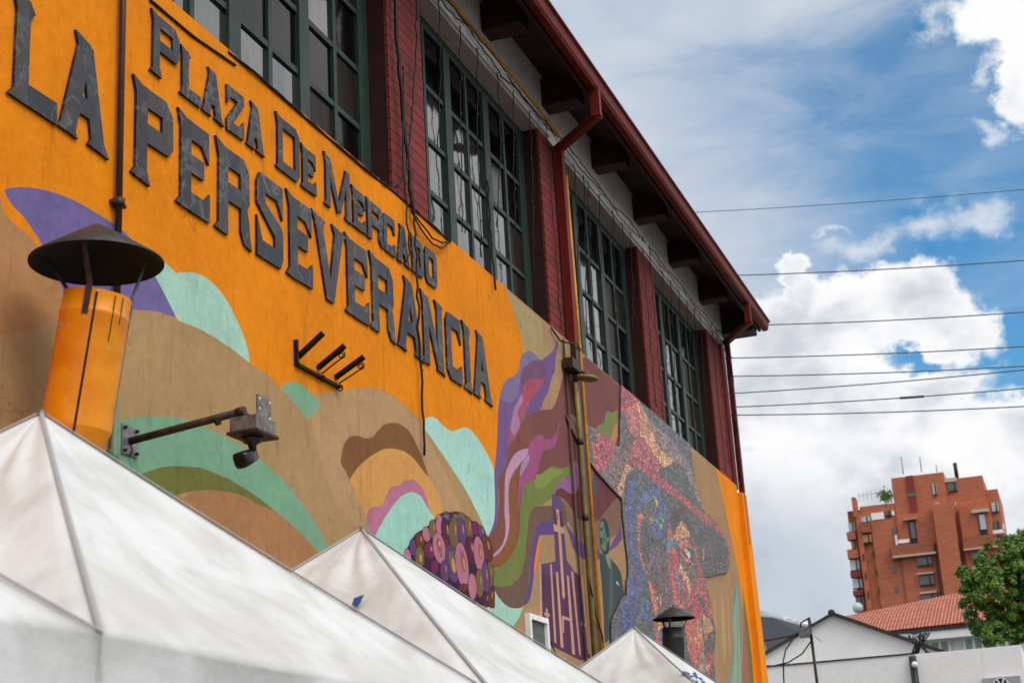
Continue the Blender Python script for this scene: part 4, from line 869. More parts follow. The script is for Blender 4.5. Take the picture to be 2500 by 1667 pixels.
for x, z in ((8.825, 4.41), (8.965, 4.41), (8.825, 4.34), (8.965, 4.30)): m.tube([(x, -.896, z), (x, -.902, z)], .008, 8)
m.build('bolt_hole', 'white_pipe', p2)
m = MB(); m.box((8.60, -1.0, 4.14), (8.86, -.80, 4.24)); hb = m.build('housing_box', 'box_steel', cv, bevel=.006)
m = MB(); m.box((8.585, -1.015, 4.12), (8.875, -.785, 4.142)); m.build('box_flange', 'rusty_steel', hb, bevel=.004)
m = MB(); m.rings([((8.72, -.9, 4.12), .07, (1, 0, 0), (0, 1, 0)), ((8.72, -.9, 4.085), .06, (1, 0, 0), (0, 1, 0)), ((8.72, -.9, 4.07), .03, (1, 0, 0), (0, 1, 0)), ((8.73, -.9, 4.03), .022, (1, 0, 0), (0, 1, 0))], 20, True, True)
m.build('swivel', 'camera_plastic', cv)
m = MB()   # camera head: rounded box looking down the street towards the photographer
d = Vector((-.86, .18, -.42)).normalized(); u = Vector((0, 0, 1)); a = d.cross(u).normalized(); b = a.cross(d)
cc = Vector((8.70, -.87, 3.985))
def rr(c, w, h, k=6):
    out = []
    for q in range(24):
        t = 2*math.pi*q/24; cx, sx = math.cos(t), math.sin(t); e = 2/k*1.6
        out.append(c+a*w*math.copysign(abs(cx)**.55, cx)+b*h*math.copysign(abs(sx)**.55, sx))
    return out
secs = [(rr(cc-d*.09, .022, .022)), (rr(cc-d*.07, .042, .040)), (rr(cc+d*.0, .052, .050)), (rr(cc+d*.07, .055, .054)), (rr(cc+d*.075, .050, .049))]
i = 0
for s_ in secs: m.v += [tuple(p) for p in s_]
for k in range(4):
    for j in range(24): m.f.append((k*24+j, k*24+(j+1) % 24, (k+1)*24+(j+1) % 24, (k+1)*24+j)); m.c.append(None); m.sm.append(True)
m.f.append(tuple(range(23, -1, -1))); m.c.append(None); m.sm.append(False); m.f.append(tuple(range(96, 120))); m.c.append(None); m.sm.append(False)
hd = m.build('camera_head', 'camera_plastic', cv)
m = MB(); m.rings([(cc+d*.076, .040, a, b), (cc+d*.0785, .040, a, b)], 24, False, True); m.build('lens', 'lens', hd)
m = MB(); m.tube([(8.74, -.9, 4.04), (8.765, -.9, 4.0), cc-d*.06], .016, 8); m.build('neck', 'iron', cv)
# ============================================================ FLAG HOLDERS
fh = thing('flagpole_bracket', 'black iron bracket with three tubes and scrollwork below the lettering', 'bracket', (11.5, 0, 5.45))
m = MB(); m.bar((11.08, -.012, 5.58), (11.08, -.012, 5.36), .024, .05, up=(0, 1, 0)); m.bar((11.07, -.012, 5.37), (11.90, -.012, 5.37), .024, .05, up=(0, 1, 0)); m.build('back_frame', 'iron', fh)
for k, x in enumerate((11.14, 11.51, 11.85)):
    p = Vector((x, -.005, 5.45)); q = Vector((x, -.24-.02*k, 5.62-.012*k)); dd = (q-p).normalized()
    m = MB(); m.tube([p, q], .027, 14, caps=False); m.tube([q, p], .021, 14, caps=True)
    m.rings([(q, .027, dd.cross(Vector((1, 0, 0))).normalized(), Vector((1, 0, 0))), (q, .021, dd.cross(Vector((1, 0, 0))).normalized(), Vector((1, 0, 0)))], 14)
    tb_ = m.build('tube', 'iron', fh, origin=p)
    if k:
        m = MB(); e = q-dd*.03-Vector((0, 0, .03)); e2 = p+dd*.04-Vector((0, 0, .07))
        def spiral(c, r, n=26, turns=1.6, flip=1):
            return [c+Vector((0, math.cos(t*turns*6.28)*r*(1-t*.75)*flip, math.sin(t*turns*6.28)*r*(1-t*.75))) for t in [j/n for j in range(n)]]
        m.tube(spiral(Vector((x, q.y+.035, q.z-.075)), .035, flip=-1), .006, 5); m.tube([p+Vector((0, -.03, -.06)), (x, q.y+.05, q.z-.115), (x, q.y+.005, q.z-.10), (x, q.y+.0, q.z-.075)], .007, 5)
        m.tube(spiral(Vector((x, -.045, 5.345)), .034), .006, 5)
        m.build('scroll', 'iron', fh, origin=p)
# ============================================================ CHIMNEYS
def chimney(name, label, top, bot, r, capr, cap_c, apex_h, rim_drop, mat, capm, innm, grp, elbow=None):
    t_ = thing(name, label, 'chimney', bot, grp)
    top = Vector(top); bot = Vector(bot); ax = (top-bot).normalized(); a = Vector((1, 0, 0)); a = (a-ax*a.dot(ax)).normalized(); b = ax.cross(a)
    m = MB(); pts = [(top, r*.93, a, b), (top, r, a, b), (top-ax*.11, r, a, b), (top-ax*.115, r+.006, a, b), (top-ax*.135, r+.006, a, b), (top-ax*.14, r+.004, a, b), (bot, r+.004, a, b)]
    m.rings(pts, 40); m.rings([(top, r*.93, a, b), (top-ax*.4, r*.93, a, b)], 40)
    if elbow is not None:
        e = Vector(elbow); ax2 = (bot-e).normalized(); b2 = ax2.cross(a); m.rings([(bot, r+.004, a, b), (e, r+.004, a, b2.normalized())], 40)
    o = m.build('flue', mat, t_)
    m = MB(); c = Vector(cap_c); X_ = Vector((1, 0, 0)); Y_ = Vector((0, 1, 0)); Z_ = Vector((0, 0, 1))
    m.rings([(c+Z_*apex_h, .004, X_, Y_), (c+Z_*apex_h*.96, capr*.07, X_, Y_), (c+Z_*apex_h*.5, capr*.53, X_, Y_), (c, capr, X_, Y_), (c-Z_*rim_drop, capr*1.0, X_, Y_)], 48)
    cp_ = m.build('cap', capm, t_)
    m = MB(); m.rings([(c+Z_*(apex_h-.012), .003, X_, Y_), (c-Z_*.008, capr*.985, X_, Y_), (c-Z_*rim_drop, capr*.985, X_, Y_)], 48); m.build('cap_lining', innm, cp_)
    return t_, top, a, b, ax, c
D7 = 7.5
ct, top, a, b, ax, c = chimney('chimney', 'bright orange round flue with a wide dark conical rain cap', onX(239, 724, D7), onX(185, 1048, D7), .200, .400, onX(236, 648, D7)+Vector((0, 0, .02)), .25, .01, 'chimney_orange', 'cowl_metal', 'cowl_inside', 'chimneys with conical caps', elbow=onX(150, 1140, D7)+Vector((0, .1, -.1)))
for ang, mt in ((200, 'rusty_steel'), (320, 'galvanised'), (95, 'rusty_steel')):
    t = R(ang); e = a*math.cos(t)+b*math.sin(t); m = MB()
    m.bar(top+e*.206-ax*.16, top+e*.206+ax*.03, .035, .012, up=e); m.bar(top+e*.206+ax*.03, c+Vector((e.x, e.y, 0)).normalized()*.30+Vector((0, 0, .035)), .03, .016, up=e)
    m.build('strut', mt, ct)
m = MB()      # dark drips run down from the seam
for ang, l in ((214, 1.3), (246, .30), (262, .18), (305, .7)):
    t = R(ang); e = a*math.cos(t)+b*math.sin(t); m.bar(top+e*.205-ax*.02, top+e*.205-ax*l, .013 if l > 1 else .006, .002, up=e)
m.build('seam', 'iron', ct)
D2 = 19.5
ct, top, a, b, ax, c = chimney('chimney', 'grey metal round flue with conical rain cap in front of the mosaic face', onX(1642, 1532, D2), onX(1636, 1667, D2)+Vector((0, 0, -1.5)), .133, .272, onX(1645, 1509, D2), .155, .008, 'galvanised_dark', 'cowl_metal', 'cowl_inside', 'chimneys with conical caps')
for ang in (60, 180, 300):
    t = R(ang); e = a*math.cos(t)+b*math.sin(t); m = MB(); m.bar(top+e*.138-ax*.26, top+e*.138+ax*.0, .024, .01, up=e); m.bar(top+e*.138, c+Vector((e.x, e.y, 0)).normalized()*.2+Vector((0, 0, .03)), .022, .01, up=e); m.build('strut', 'camera_plastic', ct)
# ============================================================ TENTS
ZP, ZE = 3.26, 2.14; HX, HY = 1.49, 1.31
def canopy(hx, hy):
    m = MB(); n = 24; cor = [(-hx, -hy), (hx, -hy), (hx, hy), (-hx, hy)]
    rnd = random.Random(3)
    for q in range(4):
        A = Vector((*cor[q], 0)); Bc = Vector((*cor[(q+1) % 4], 0))
        grid = []
        for i in range(n+1):
            row = []; t = i/n
            for j in range(n+1):
                s_ = j/n; e = A.lerp(Bc, s_); p = Vector((e.x*t, e.y*t, 0))
                z = ZP-(ZP-ZE)*(t+.012*math.sin(math.pi*t))
                sag = math.sin(math.pi*s_)*math.sin(math.pi*min(1, t*1.0))*.045+math.sin(math.pi*s_)*.03*t
                z -= sag+.008*math.sin(9*s_*3.1+q)*math.sin(math.pi*t)+.005*math.sin(17*t+5*s_)*math.sin(math.pi*s_)*math.sin(math.pi*t)
                ef = math.sin(math.pi*s_)*math.sin(math.pi*t)**.6 if 0 < t < 1 else 0
                z += ef*(.05*mnoise.noise(Vector((p.x*1.3, p.y*1.3, q*3.1)))+.028*mnoise.noise(Vector((s_*9-t*4, t*2.2, 7.3+q))))
                row.append(Vector((p.x, p.y, z)))
            grid.append(row)
        for i in range(n):
            for j in range(n):
                if i == 0: m.quad(grid[0][0], grid[1][j], grid[1][j+1], smooth=True)
                else: m.quad(grid[i][j], grid[i+1][j], grid[i+1][j+1], grid[i][j+1], smooth=True)
    return m
def valance(hx, hy):
    m = MB(); cor = [(-hx, -hy), (hx, -hy), (hx, hy), (-hx, hy)]; N = 40
    for q in range(4):
        A = Vector((*cor[q], 0)); Bc = Vector((*cor[(q+1) % 4], 0)); nrm = Vector((Bc.y-A.y, A.x-Bc.x, 0)).normalized()
        for k in range(N):
            P = []
            for s_ in (k/N, (k+1)/N):
                e = A.lerp(Bc, s_); zt = ZE-math.sin(math.pi*s_)*.03
                f_ = .075*math.sin(s_*14+q*2+.8)*min(1, 6*s_, 6*(1-s_))+.014*math.sin(s_*47)
                f_ = max(f_, -.02)
                P.append((e+Vector((0, 0, zt)), e-nrm*(.01-f_*.5)+Vector((0, 0, zt-.12)), e+nrm*(f_)+Vector((0, 0, zt-.27-.012*abs(math.sin(s_*12.5*math.pi/1))))))
            m.quad(P[0][0], P[0][1], P[1][1], P[1][0], smooth=True); m.quad(P[0][1], P[0][2], P[1][2], P[1][1], smooth=True)
    return m
def make_tent(label, cx, cy):
    t = thing('canopy_tent', label, 'tent', (0, 0, 0), 'white canopy tents along the wall')
    cn = canopy(HX, HY).build('canopy', 'tent_canvas', t, weld=True)
    md = cn.modifiers.new('thickness', 'SOLIDIFY'); md.thickness = .002
    cor = [(-HX, -HY), (HX, -HY), (HX, HY), (-HX, HY)]
    for x, y in cor:
        m = MB(); pts = []
        for i in range(15):
            s_ = i/14; pts.append(Vector((x*s_, y*s_, ZP-(ZP-ZE)*(s_+.012*math.sin(math.pi*s_))+.006)))
        dd = Vector((y, -x, 0)).normalized()*.009
        for p, q in zip(pts[:-1], pts[1:]): m.quad(p-dd, q-dd, q+Vector((0, 0, .007)), p+Vector((0, 0, .007))); m.quad(p+Vector((0, 0, .007)), q+Vector((0, 0, .007)), q+dd, p+dd)
        m.build('hip_seam', 'tent_seam', cn)
    vl = valance(HX, HY).build('valance', 'tent_canvas', t, weld=True)
    for x, y in cor:
        m = MB(); sx = x*.97; sy = y*.97; m.box((sx-.02, sy-.02, .13), (sx+.02, sy+.02, ZE-.06)); lg = m.build('leg', 'steel', t)
    m = MB()
    for i in range(4):
        p, q = cor[i], cor[(i+1) % 4]; m.bar((p[0]*.955, p[1]*.955, ZE-.1), (q[0]*.955, q[1]*.955, ZE-.1), .025, .04)
    m.tube([(0, 0, ZE-.05), (0, 0, ZP-.03)], .02, 8); m.ball((0, 0, ZP+.002), .018, 6); m.build('truss', 'steel', t)
    t.location = (cx, cy, 0)
    return t
TY = -2.03
t1 = make_tent('largest white tent in front, its long pale slope crossing the lower left', 4.97, TY)
def mvcopy(src, x, label, y=TY):
    c = copy_tree(src, (0, 0, 0)); c.location = (x, y, 0); c['label'] = label; return c
t2 = mvcopy(t1, 7.93, 'middle white tent peaking just below the painted grapes')
t3 = mvcopy(t1, 13.68, 'farthest white tent, in front of the grey chimney and mosaic')
t0 = mvcopy(t1, 1.99, 'white tent corner lit bright at the bottom left edge')
# prints on the canvas: blue triangle (tent 2, street-side slope) and blue lettering scraps (tent 3)
def on_slope(px, py, cx, side):
    """point where the sight line meets a tent slope (side 'x' faces the photographer, 'y' the street)"""
    d = Vector(RM @ _c((px, py))); o = Vector(CAM)
    n = Vector((-(ZP-ZE)/HX, 0, 1)) if side == 'x' else Vector((0, -(ZP-ZE)/HY, 1))
    p0 = Vector((cx, TY, ZP)); return o+d*((p0-o).dot(n)/d.dot(n))
def decal(parent, cx, side, polys, name, mat):
    m = MB()
    for P in polys:
        pts = [on_slope(x, y, cx, side) for x, y in P]; nn = (pts[1]-pts[0]).cross(pts[2]-pts[0])
        if nn.z < 0: pts = pts[::-1]
        m.quad(*[p+Vector((0, 0, .006)) for p in pts])
    return m.build(name, mat, [c_ for c_ in parent.children if c_.name.startswith('canopy')][0])
def q3(ox, oy, s, spec): return [(ox+float(a.split(',')[0])/s, oy+float(a.split(',')[1])/s) for a in spec.split()]
decal(t2, 7.93, 'x', [q3(500, 1250, 3.76, '1368,798 1466,762 1428,840 1396,880 1350,860')], 'blue_print', 'print_blue')
decal(t3, 13.68, 'y', [q3(1500, 1380, 5.4625, s_) for s_ in ('905,1412 950,1418 1010,1445 1000,1470 960,1455', '960,1455 1000,1470 1040,1500 1010,1500', '1035,1440 1080,1425 1105,1470 1060,1470', '1060,1470 1105,1470 1125,1505 1090,1520', '1010,1470 1060,1470 1070,1490 1020,1495', '1110,1500 1150,1495 1190,1535 1160,1545', '1080,1535 1110,1540 1120,1580 1090,1590', '1150,1550 1200,1545 1240,1600 1190,1600')], 'blue_print', 'print_blue')
# ============================================================ STRING LIGHTS AND LOOSE CABLES
def jit(p, s): return Vector(p)+Vector((random.uniform(-s, s), random.uniform(-s, s), 0))
def strand(name, label, pts, r=.007, bulbs=.11, cat='string light', group='string light strands hanging under the eave', js=.012):
    out = []
    for p, q in zip(pts[:-1], pts[1:]):
        p, q = Vector(p), Vector(q); n = max(2, int((q-p).length/.11))
        out += [jit(p.lerp(q, k/n), js) for k in range(n)]
    out.append(Vector(pts[-1]))
    m = MB(); m.tube(out, r, 5)
    o = m.build(name, 'black_cable', None, origin=pts[0])
    if group: tag(o, label, cat, group)
    else: tag(o, label, cat)
    if bulbs:
        m = MB()
        for p in out[::2]: 
            e = Vector((random.choice((-1, 1))*.012, -.008, -.01)); m.bar(p, p+e*1.6, .009)
        m.build('bulbs', 'bulb', o, origin=pts[0])
    return o
LS = 'thin dark string light strand hanging down in front of a green window'
xs = [(14.8, 8.9), (15.46, 8.1), (16.05, 8.0), (16.77, 8.6), (17.32, 8.5), (18.0, 8.4), (19.95, 8.3), (20.4, 8.2), (20.6, 8.0), (21.2, 8.8), (21.9, 8.5), (22.5, 8.4), (22.95, 9.0), (25.0, 8.7), (25.6, 8.4), (26.2, 8.9), (26.8, 8.3), (27.4, 8.8), (27.9, 8.5)]
ORD = ['first', 'second', 'third', 'fourth', 'fifth', 'sixth', 'seventh', 'eighth', 'ninth', 'tenth']
cnt = {}
for x, z in xs:
    w_ = 'second' if x < 18.5 else 'third' if x < 23.6 else 'fourth'; cnt[w_] = cnt.get(w_, 0)+1
    strand('string_light', '%s dark string light strand from the left over the %s window' % (ORD[cnt[w_]-1], w_), [(x, PY-.06, 10.7), (x+random.uniform(-.06, .06), PY-.02, 9.7), (x+random.uniform(-.1, .1), .10, z)])
for (x, z), lb in zip(((18.75, 7.9), (23.75, 8.0), (24.2, 7.9), (28.95, 7.9), (29.4, 8.1)), ('string light strand lying against the brick pier left of the red downpipe', 'left string light strand on the brick pier between third and fourth windows', 'right string light strand on the brick pier between third and fourth windows', 'left string light strand on the last brick pier at the corner', 'right string light strand on the last brick pier at the corner')):
    strand('string_light', lb, [(x, PY-.05, 10.9), (x+.06, PY-.03, 9.4), (x+.12, PY-.02, z)], group='string light strands on the brick piers')
m_pts = lambda *l: [onY(x, y, Yq) for x, y, Yq in l]
strand('cable_bundle', 'thick twisted black cable bundle running down the first brick pier', [onY(964, -60, -.02), onY(966, 60, -.02), onY(977, 200, -.02), onY(990, 340, -.02), onY(1000, 430, -.02), onY(1008, 520, -.04)], .022, None, 'cable', None, .01)
strand('loose_cable', 'dark cable slanting across the first brick pier to its right', [onY(1018, -40, -.02), onY(1015, 150, -.02), onY(1005, 290, -.02), onY(988, 430, -.02), onY(964, 458, -.0)], .01, .1, 'cable', None)
strand('loose_cable', 'dark cable hanging left of the bundle over the small letters', [onY(985, 160, -.02), onY(985, 400, -.02), onY(993, 520, -.05), onY(1000, 620, -.06), onY(992, 640, -.06)], .01, .1, 'cable', None)
strand('loose_cable', 'long dark cable dangling from the pier down past the big letters', [onY(1000, 420, -.02), onY(1010, 520, -.05), onY(1018, 650, -.07), onY(1022, 800, -.08), onY(1027, 900, -.04), onY(1030, 1000, -.03), onY(1036, 1112, -.03)], .0125, .09, 'cable', None)
for dy, y2 in ((0, 592), (14, 604)):
    strand('loose_cable', 'sagging dark cable looped from the pier foot to the window sill, upper one' if dy == 0 else 'sagging dark cable looped from the pier foot to the window sill, lower one', [onY(1008, 520, -.04), onY(1028, 545+dy, -.05), onY(1055, 582+dy, -.05), onY(1078, 592+dy, -.05), onY(1098, 592, -.03)], .010, .12, 'cable', None, .006)
strand('loose_cable', 'dark cable hanging from the second window down over the orange wall edge', [onY(1190, 440, -.03), onY(1200, 600, -.03), onY(1210, 708, -.04)], .013, .1, 'cable', None)
strand('loose_cable', 'twisted black cable lying along the top edge of the orange wall', [onY(560, 128, -.01), onY(640, 195, -.01), onY(760, 300, -.01), onY(890, 412, -.01), onY(960, 466, -.01), onY(1050, 545, -.01), onY(1100, 590, -.01)], .014, None, 'cable', None, .01)
strand('loose_cable', 'straight thin black cable just under the edge of the orange wall', [onY(366, 0, -.01), onY(470, 88, -.01), onY(575, 160, -.01)], .012, None, 'cable', None, .002)
strand('loose_cable', 'black cable wrapped under the window edge to the brown downpipe', [onY(1345, 800, -.02), onY(1368, 832, -.05), onY(1392, 838, -.14), onY(1408, 838, -.14), onY(1420, 860, -.04)], .012, None, 'cable', None, .004)
strand('hanging_cables', 'bunch of thin dark cables hanging off the far corner of the building', [onY(1756, 805, -.08), onY(1776, 838, -.1), onY(1790, 940, -.1), onY(1799, 1080, -.08), onY(1812, 1190, -.08)], .014, .1, 'cable', None, .02)
strand('hanging_cables', 'second cable hanging close beside the bunch at the far corner', [onY(1772, 835, -.1), onY(1783, 860, -.1), onY(1787, 950, -.1), onY(1798, 1060, -.08)], .012, .1, 'cable', None, .03)
strand('loose_cable', 'thin dark cable running down beside the khaki pipe to the grey suit', [onY(1440, 1420, -.12), onY(1455, 1500, -.1), onY(1470, 1550, -.08), onY(1474, 1600, -.05)], .01, None, 'cable', None, .004)
# tangle of cables tied along the white conduits
for xa, xb, lb in ((14.3, 19.0, 'second'), (19.3, 24.0, 'third'), (24.1, 30.1, 'fourth')):
    for up_ in ('lower', 'upper'):
        xx = xa; pts = []
        while xx < xb: pts.append((xx, PY-.07-random.random()*.03, (10.69 if up_ == 'lower' else 10.76)+random.random()*.1)); xx += random.uniform(.3, .8)
        strand('loose_cable', '%s tangled black cable tied to the white conduits above the %s window' % (up_, lb), pts, .009, None, 'cable', 'cables tied along the conduits', .012)
# ============================================================ POWER LINES
WL = [((1690, 519), (2500, 463), .014), ((1797, 672.5), (2500, 636), .022), ((1868, 793), (2500, 762), .022), ((1785, 874), (2500, 846), .022), ((1790, 918.5), (2500, 894), .022), ((1792, 960), (2500, 903), .022), ((1795, 993.5), (2500, 948), .022), ((1797, 1013), (2500, 992), .022)]
pos = ['topmost thin power line crossing the blue sky', 'second power line from the top, touching the cloud tops', 'third power line from the top, meeting the roof corner', 'fourth power line from the top, over white cloud', 'fifth power line from the top, over white cloud', 'sixth power line from the top, steeper than its neighbours', 'seventh power line from the top, with a dark splice', 'lowest power line crossing the white cloud']
for (a, b, r), lb in zip(WL, pos):
    A = onX(*a, 44); Bq = onX(*b, 44); d = (Bq-A); pts = []
    for k in range(-8, 33):
        s_ = k/12; p = A+d*s_; p.z += .05*((s_-.5)**2-.25)*4; pts.append(p)
    m = MB(); m.tube(pts, r*.78, 5)
    if 'seventh' in lb: m.tube([pts[15], pts[16]], r*1.7, 6)
    tag(m.build('power_line', 'wire_green', None, origin=pts[0]) if 'wire_green' in MATS else m.build('power_line', 'black_cable', None, origin=pts[0]), lb, 'power line', 'power lines over the street')
# ============================================================ WHITE WALL, GABLE, SHED, TILED HOUSE
XW = 45
plaster('old_white', False, (246, 246, 248), .4)
m = MB(); m.box((XW, -4.39, 0), (XW+.3, 12, 5.58)); m.box((XW+.3, -4.39, 0), (XW+9, -4.1, 5.58))
ww = m.build('boundary_wall', 'old_white', None); tag(ww, 'tall weathered white wall carrying the blue round emblem sign', 'wall')
m = MB(); m.box((XW-.03, -1.6, 5.58), (XW+.36, 12, 5.62)); m.build('coping', 'coping', ww)
gb = thing('gabled_shed', 'plain white gabled shed behind the weathered wall, dark roof edge', 'building', (47, .84, 0))
m = MB(); pk_, sl = 7.09, .46; yc = .84; wl, wr = 6.2, 3.3
pr = [(yc+wl, 0), (yc+wl, pk_-sl*wl), (yc, pk_), (yc-wr, pk_-sl*wr), (yc-wr, 0)]
m.quad(*[(47, y, z) for y, z in pr[::-1]][::-1]); m.quad(*[(60, y, z) for y, z in pr]); 
for (y0, z0), (y1, z1) in zip(pr[:-1], pr[1:]): m.quad((47, y0, z0), (60, y0, z0), (60, y1, z1), (47, y1, z1))
m.build('wall', 'old_white', gb)
m = MB(); m.bar((46.95, yc+wl, pk_-sl*wl+.05), (46.95, yc, pk_+.03), .06, .22, up=(1, 0, 0)); m.bar((46.95, yc, pk_+.05), (46.95, yc-wr-.6, pk_-sl*(wr+.6)+.05), .1, .3, up=(1, 0, 0)); m.ball((46.95, yc, pk_+.07), .11, 6); m.build('roof_edge', 'coping', gb)
m = MB(); m.quad((47.0, yc+wl, pk_-sl*wl+.03), (60, yc+wl, pk_-sl*wl+.03), (60, yc, pk_+.03), (47, yc, pk_+.03)); m.quad((47.0, yc, pk_+.03), (60, yc, pk_+.03), (60, yc-wr, pk_-sl*wr+.03), (47, yc-wr, pk_-sl*wr+.03)); m.build('roof', 'coping', gb)
# steel shed roof to the left
sh = thing('steel_roof', 'low grey corrugated steel roof with a shiny ridge behind the white gable', 'roof', (52, 5, 0))
A, Bq, Cq, Dq = onX(1840, 1487, 55), onX(1985, 1536, 52), onX(1975, 1560, 50), onX(1845, 1612, 50)
m = MB(); th = Vector((.1, 0, .08))
m.quad(A, Dq, Cq, Bq); m.quad(A+th, Bq+th, Cq+th, Dq+th); m.quad(A, Bq, Bq+th, A+th); m.quad(Bq, Cq, Cq+th, Bq+th); m.quad(Cq, Dq, Dq+th, Cq+th); m.quad(Dq, A, A+th, Dq+th); m.build('sheet', 'galvanised_dark', sh)
m = MB(); m.tube([A+Vector((0, .5, .1)), Bq+Vector((0, 0, .02))], .16, 10); m.build('ridge_cap', 'ridge_bright', sh) if 'ridge_bright' in MATS else None
simple('ridge_bright', (190, 196, 200), .3, .4, nz=3, amt=.3); m.build('ridge_cap', 'ridge_bright', sh)
m = MB()
for k in range(1, 5): m.bar(A.lerp(Bq, k/5)+Vector((-.05, 0, 0)), Dq.lerp(Cq, k/5)+Vector((-.05, 0, 0)), .05, .05)
m.bar(A.lerp(Dq, .3)+Vector((-.05, 0, 0)), Bq.lerp(Cq, .3)+Vector((-.05, 0, 0)), .05, .05); m.build('batten', 'steel', sh)
m = MB()
for p in (A, Bq, Cq, Dq): m.bar(p+th, (p.x, p.y, 0), .15)
m.build('post', 'steel', sh)
hs = thing('tiled_house', 'long white house with an orange clay tile roof behind the gabled shed', 'building', (60, -3, 0))
A, Bq, Cq, Dq = onX(1960, 1561, 60), onX(2560, 1495, 60), onX(2560, 1400, 67), onX(1972, 1522, 64)
m = MB(); m.quad(A, Bq, Cq, Dq); n_ = Vector((.3, 0, -.25)); m.quad(A+n_, Dq+n_, Cq+n_, Bq+n_); m.quad(A, A+n_, Bq+n_, Bq); m.quad(Bq, Bq+n_, Cq+n_, Cq); m.quad(Cq, Cq+n_, Dq+n_, Dq); m.quad(Dq, Dq+n_, A+n_, A); m.build('roof', 'roof_tiles', hs)
m = MB(); ez = A.z-.1; m.box((60.5, Bq.y, 0), (69, A.y, ez)); wl_ = m.build('wall', 'bluewhite_wall', hs)
m = MB(); m.box((59.95, Bq.y, ez-.32), (60.5, A.y, ez-.02)); m.build('eave_board', 'bluewhite_wall', hs)
m = MB(); m.box((59.9, Bq.y, ez-.02), (60.15, A.y, ez+.08)); m.build('gutter', 'galvanised_dark', hs)
for px in ((2268, 2321), (2350, 2402), (2430, 2480)):
    a = onX(px[0], 1548-(px[0]-2268)*.11, 60.5); b = onX(px[1], 1592-(px[0]-2268)*.11, 60.5)
    m = MB(); m.box((60.42, b.y, b.z), (60.5, a.y, a.z)); w_ = m.build('window', 'green_blind', hs)
    m = MB(); ym = (a.y+b.y)/2
    for y in (a.y, ym, b.y): m.box((60.38, y-.05, b.z), (60.44, y+.05, a.z+.05))
    for z in (a.z, a.z-.28): m.box((60.385, b.y, z-.04), (60.435, a.y, z+.04))
    m.build('frame', 'bluewhite_wall', w_)
# emblem sign
sg = thing('emblem_sign', 'grey panel sign with a navy and white round letter emblem on the white wall', 'sign', (44.9, -3.8, 4))
a = onX(2398, 1655, 44.86); b = onX(2490, 1644, 44.86)
m = MB(); m.box((44.86, -4.27, a.z-1.15), (45.0, a.y, a.z)); m.build('panel', 'sign_grey', sg, bevel=.01)
cE = onX(2445, 1675, 44.85); rE = .262
m = MB(); Yv = Vector((0, -1, 0)); Zv = Vector((0, 0, 1))
m.rings([(cE, .001, Yv, Zv), (cE, rE, Yv, Zv), (cE+Vector((.02, 0, 0)), rE, Yv, Zv)], 48, smooth=False); m.build('disc', 'sign_navy', sg)
def ring(m, r0, r1, x=-.004):
    N = 48
    for k in range(N):
        t0, t1 = 2*math.pi*k/N, 2*math.pi*(k+1)/N
        P = [cE+Vector((x, -math.cos(t)*r, math.sin(t)*r)) for t, r in ((t0, r0), (t1, r0), (t1, r1), (t0, r1))]; m.quad(*P)
m = MB(); ring(m, rE*.84, rE*.95)
def stroke(x0, y0, x1, y1, w=.095):
    p = cE+Vector((-.006, -x0*rE, y0*rE)); q = cE+Vector((-.006, -x1*rE, y1*rE)); m.bar(p, q, w*rE*1.6, .004, up=(1, 0, 0))
for s_ in ((-.34, .76, -.03, .10), (.34, .76, .03, .10), (-.68, .52, -.33, -.62), (.68, .52, .33, -.62), (-.33, -.62, -.08, .0), (.33, -.62, .08, .0), (-.08, 0, .08, 0)): stroke(*s_)
m.build('emblem', 'sign_white', sg)
# drain pipe with a lamp globe on the white wall
dp = thing('drain_pipe', 'dark green drain pipe with a white globe lamp on the white wall', 'pipe', (44.9, -1.5, 0))
a = onX(2227, 1601, 44.9); m = MB(); m.tube([a, a-Vector((0, 0, 5.3))], .10, 10); m.build('pipe', 'green_dark', dp) if 'green_dark' in MATS else None
simple('green_dark', (26, 40, 36), .5); m.build('pipe', 'green_dark', dp)
m = MB(); g = onX(2233, 1621, 44.75); m.ball(g, .085, 8); m.bar(g+Vector((0, 0, 0)), g+Vector((.2, 0, .1)), .04); m.build('globe', 'sign_white', dp)
# weeds on the wall top
def blades(name, label, base, n, h, mat, cat='plant', spread=.5):
    m = MB(); rnd = random.Random(5)
    for k in range(n):
        a = rnd.uniform(0, 6.28); l = h*rnd.uniform(.5, 1); tip = Vector(base)+Vector((math.cos(a)*spread*.4, math.cos(a)*spread*rnd.uniform(.4, 1), l)); mid = Vector(base).lerp(tip, .5)+Vector((0, 0, l*.2)); m.tube([Vector(base)+Vector((0, rnd.uniform(-.3, .3), 0)), mid, tip], .03, 4, r2=.01)
        for j in range(5): 
            c = mid.lerp(tip, j/5)+Vector((rnd.uniform(-.05, .05), rnd.uniform(-.08, .08), rnd.uniform(-.05, .05))); m.quad(c, c+Vector((0, .09, .03)), c+Vector((.02, .06, .1)))
    return tag(m.build(name, mat, None, origin=base), label, cat)
blades('wall_weed', 'spindly dark weed growing on top of the white wall', (45.2, -1.75, 5.58), 9, .62, 'green_dark')
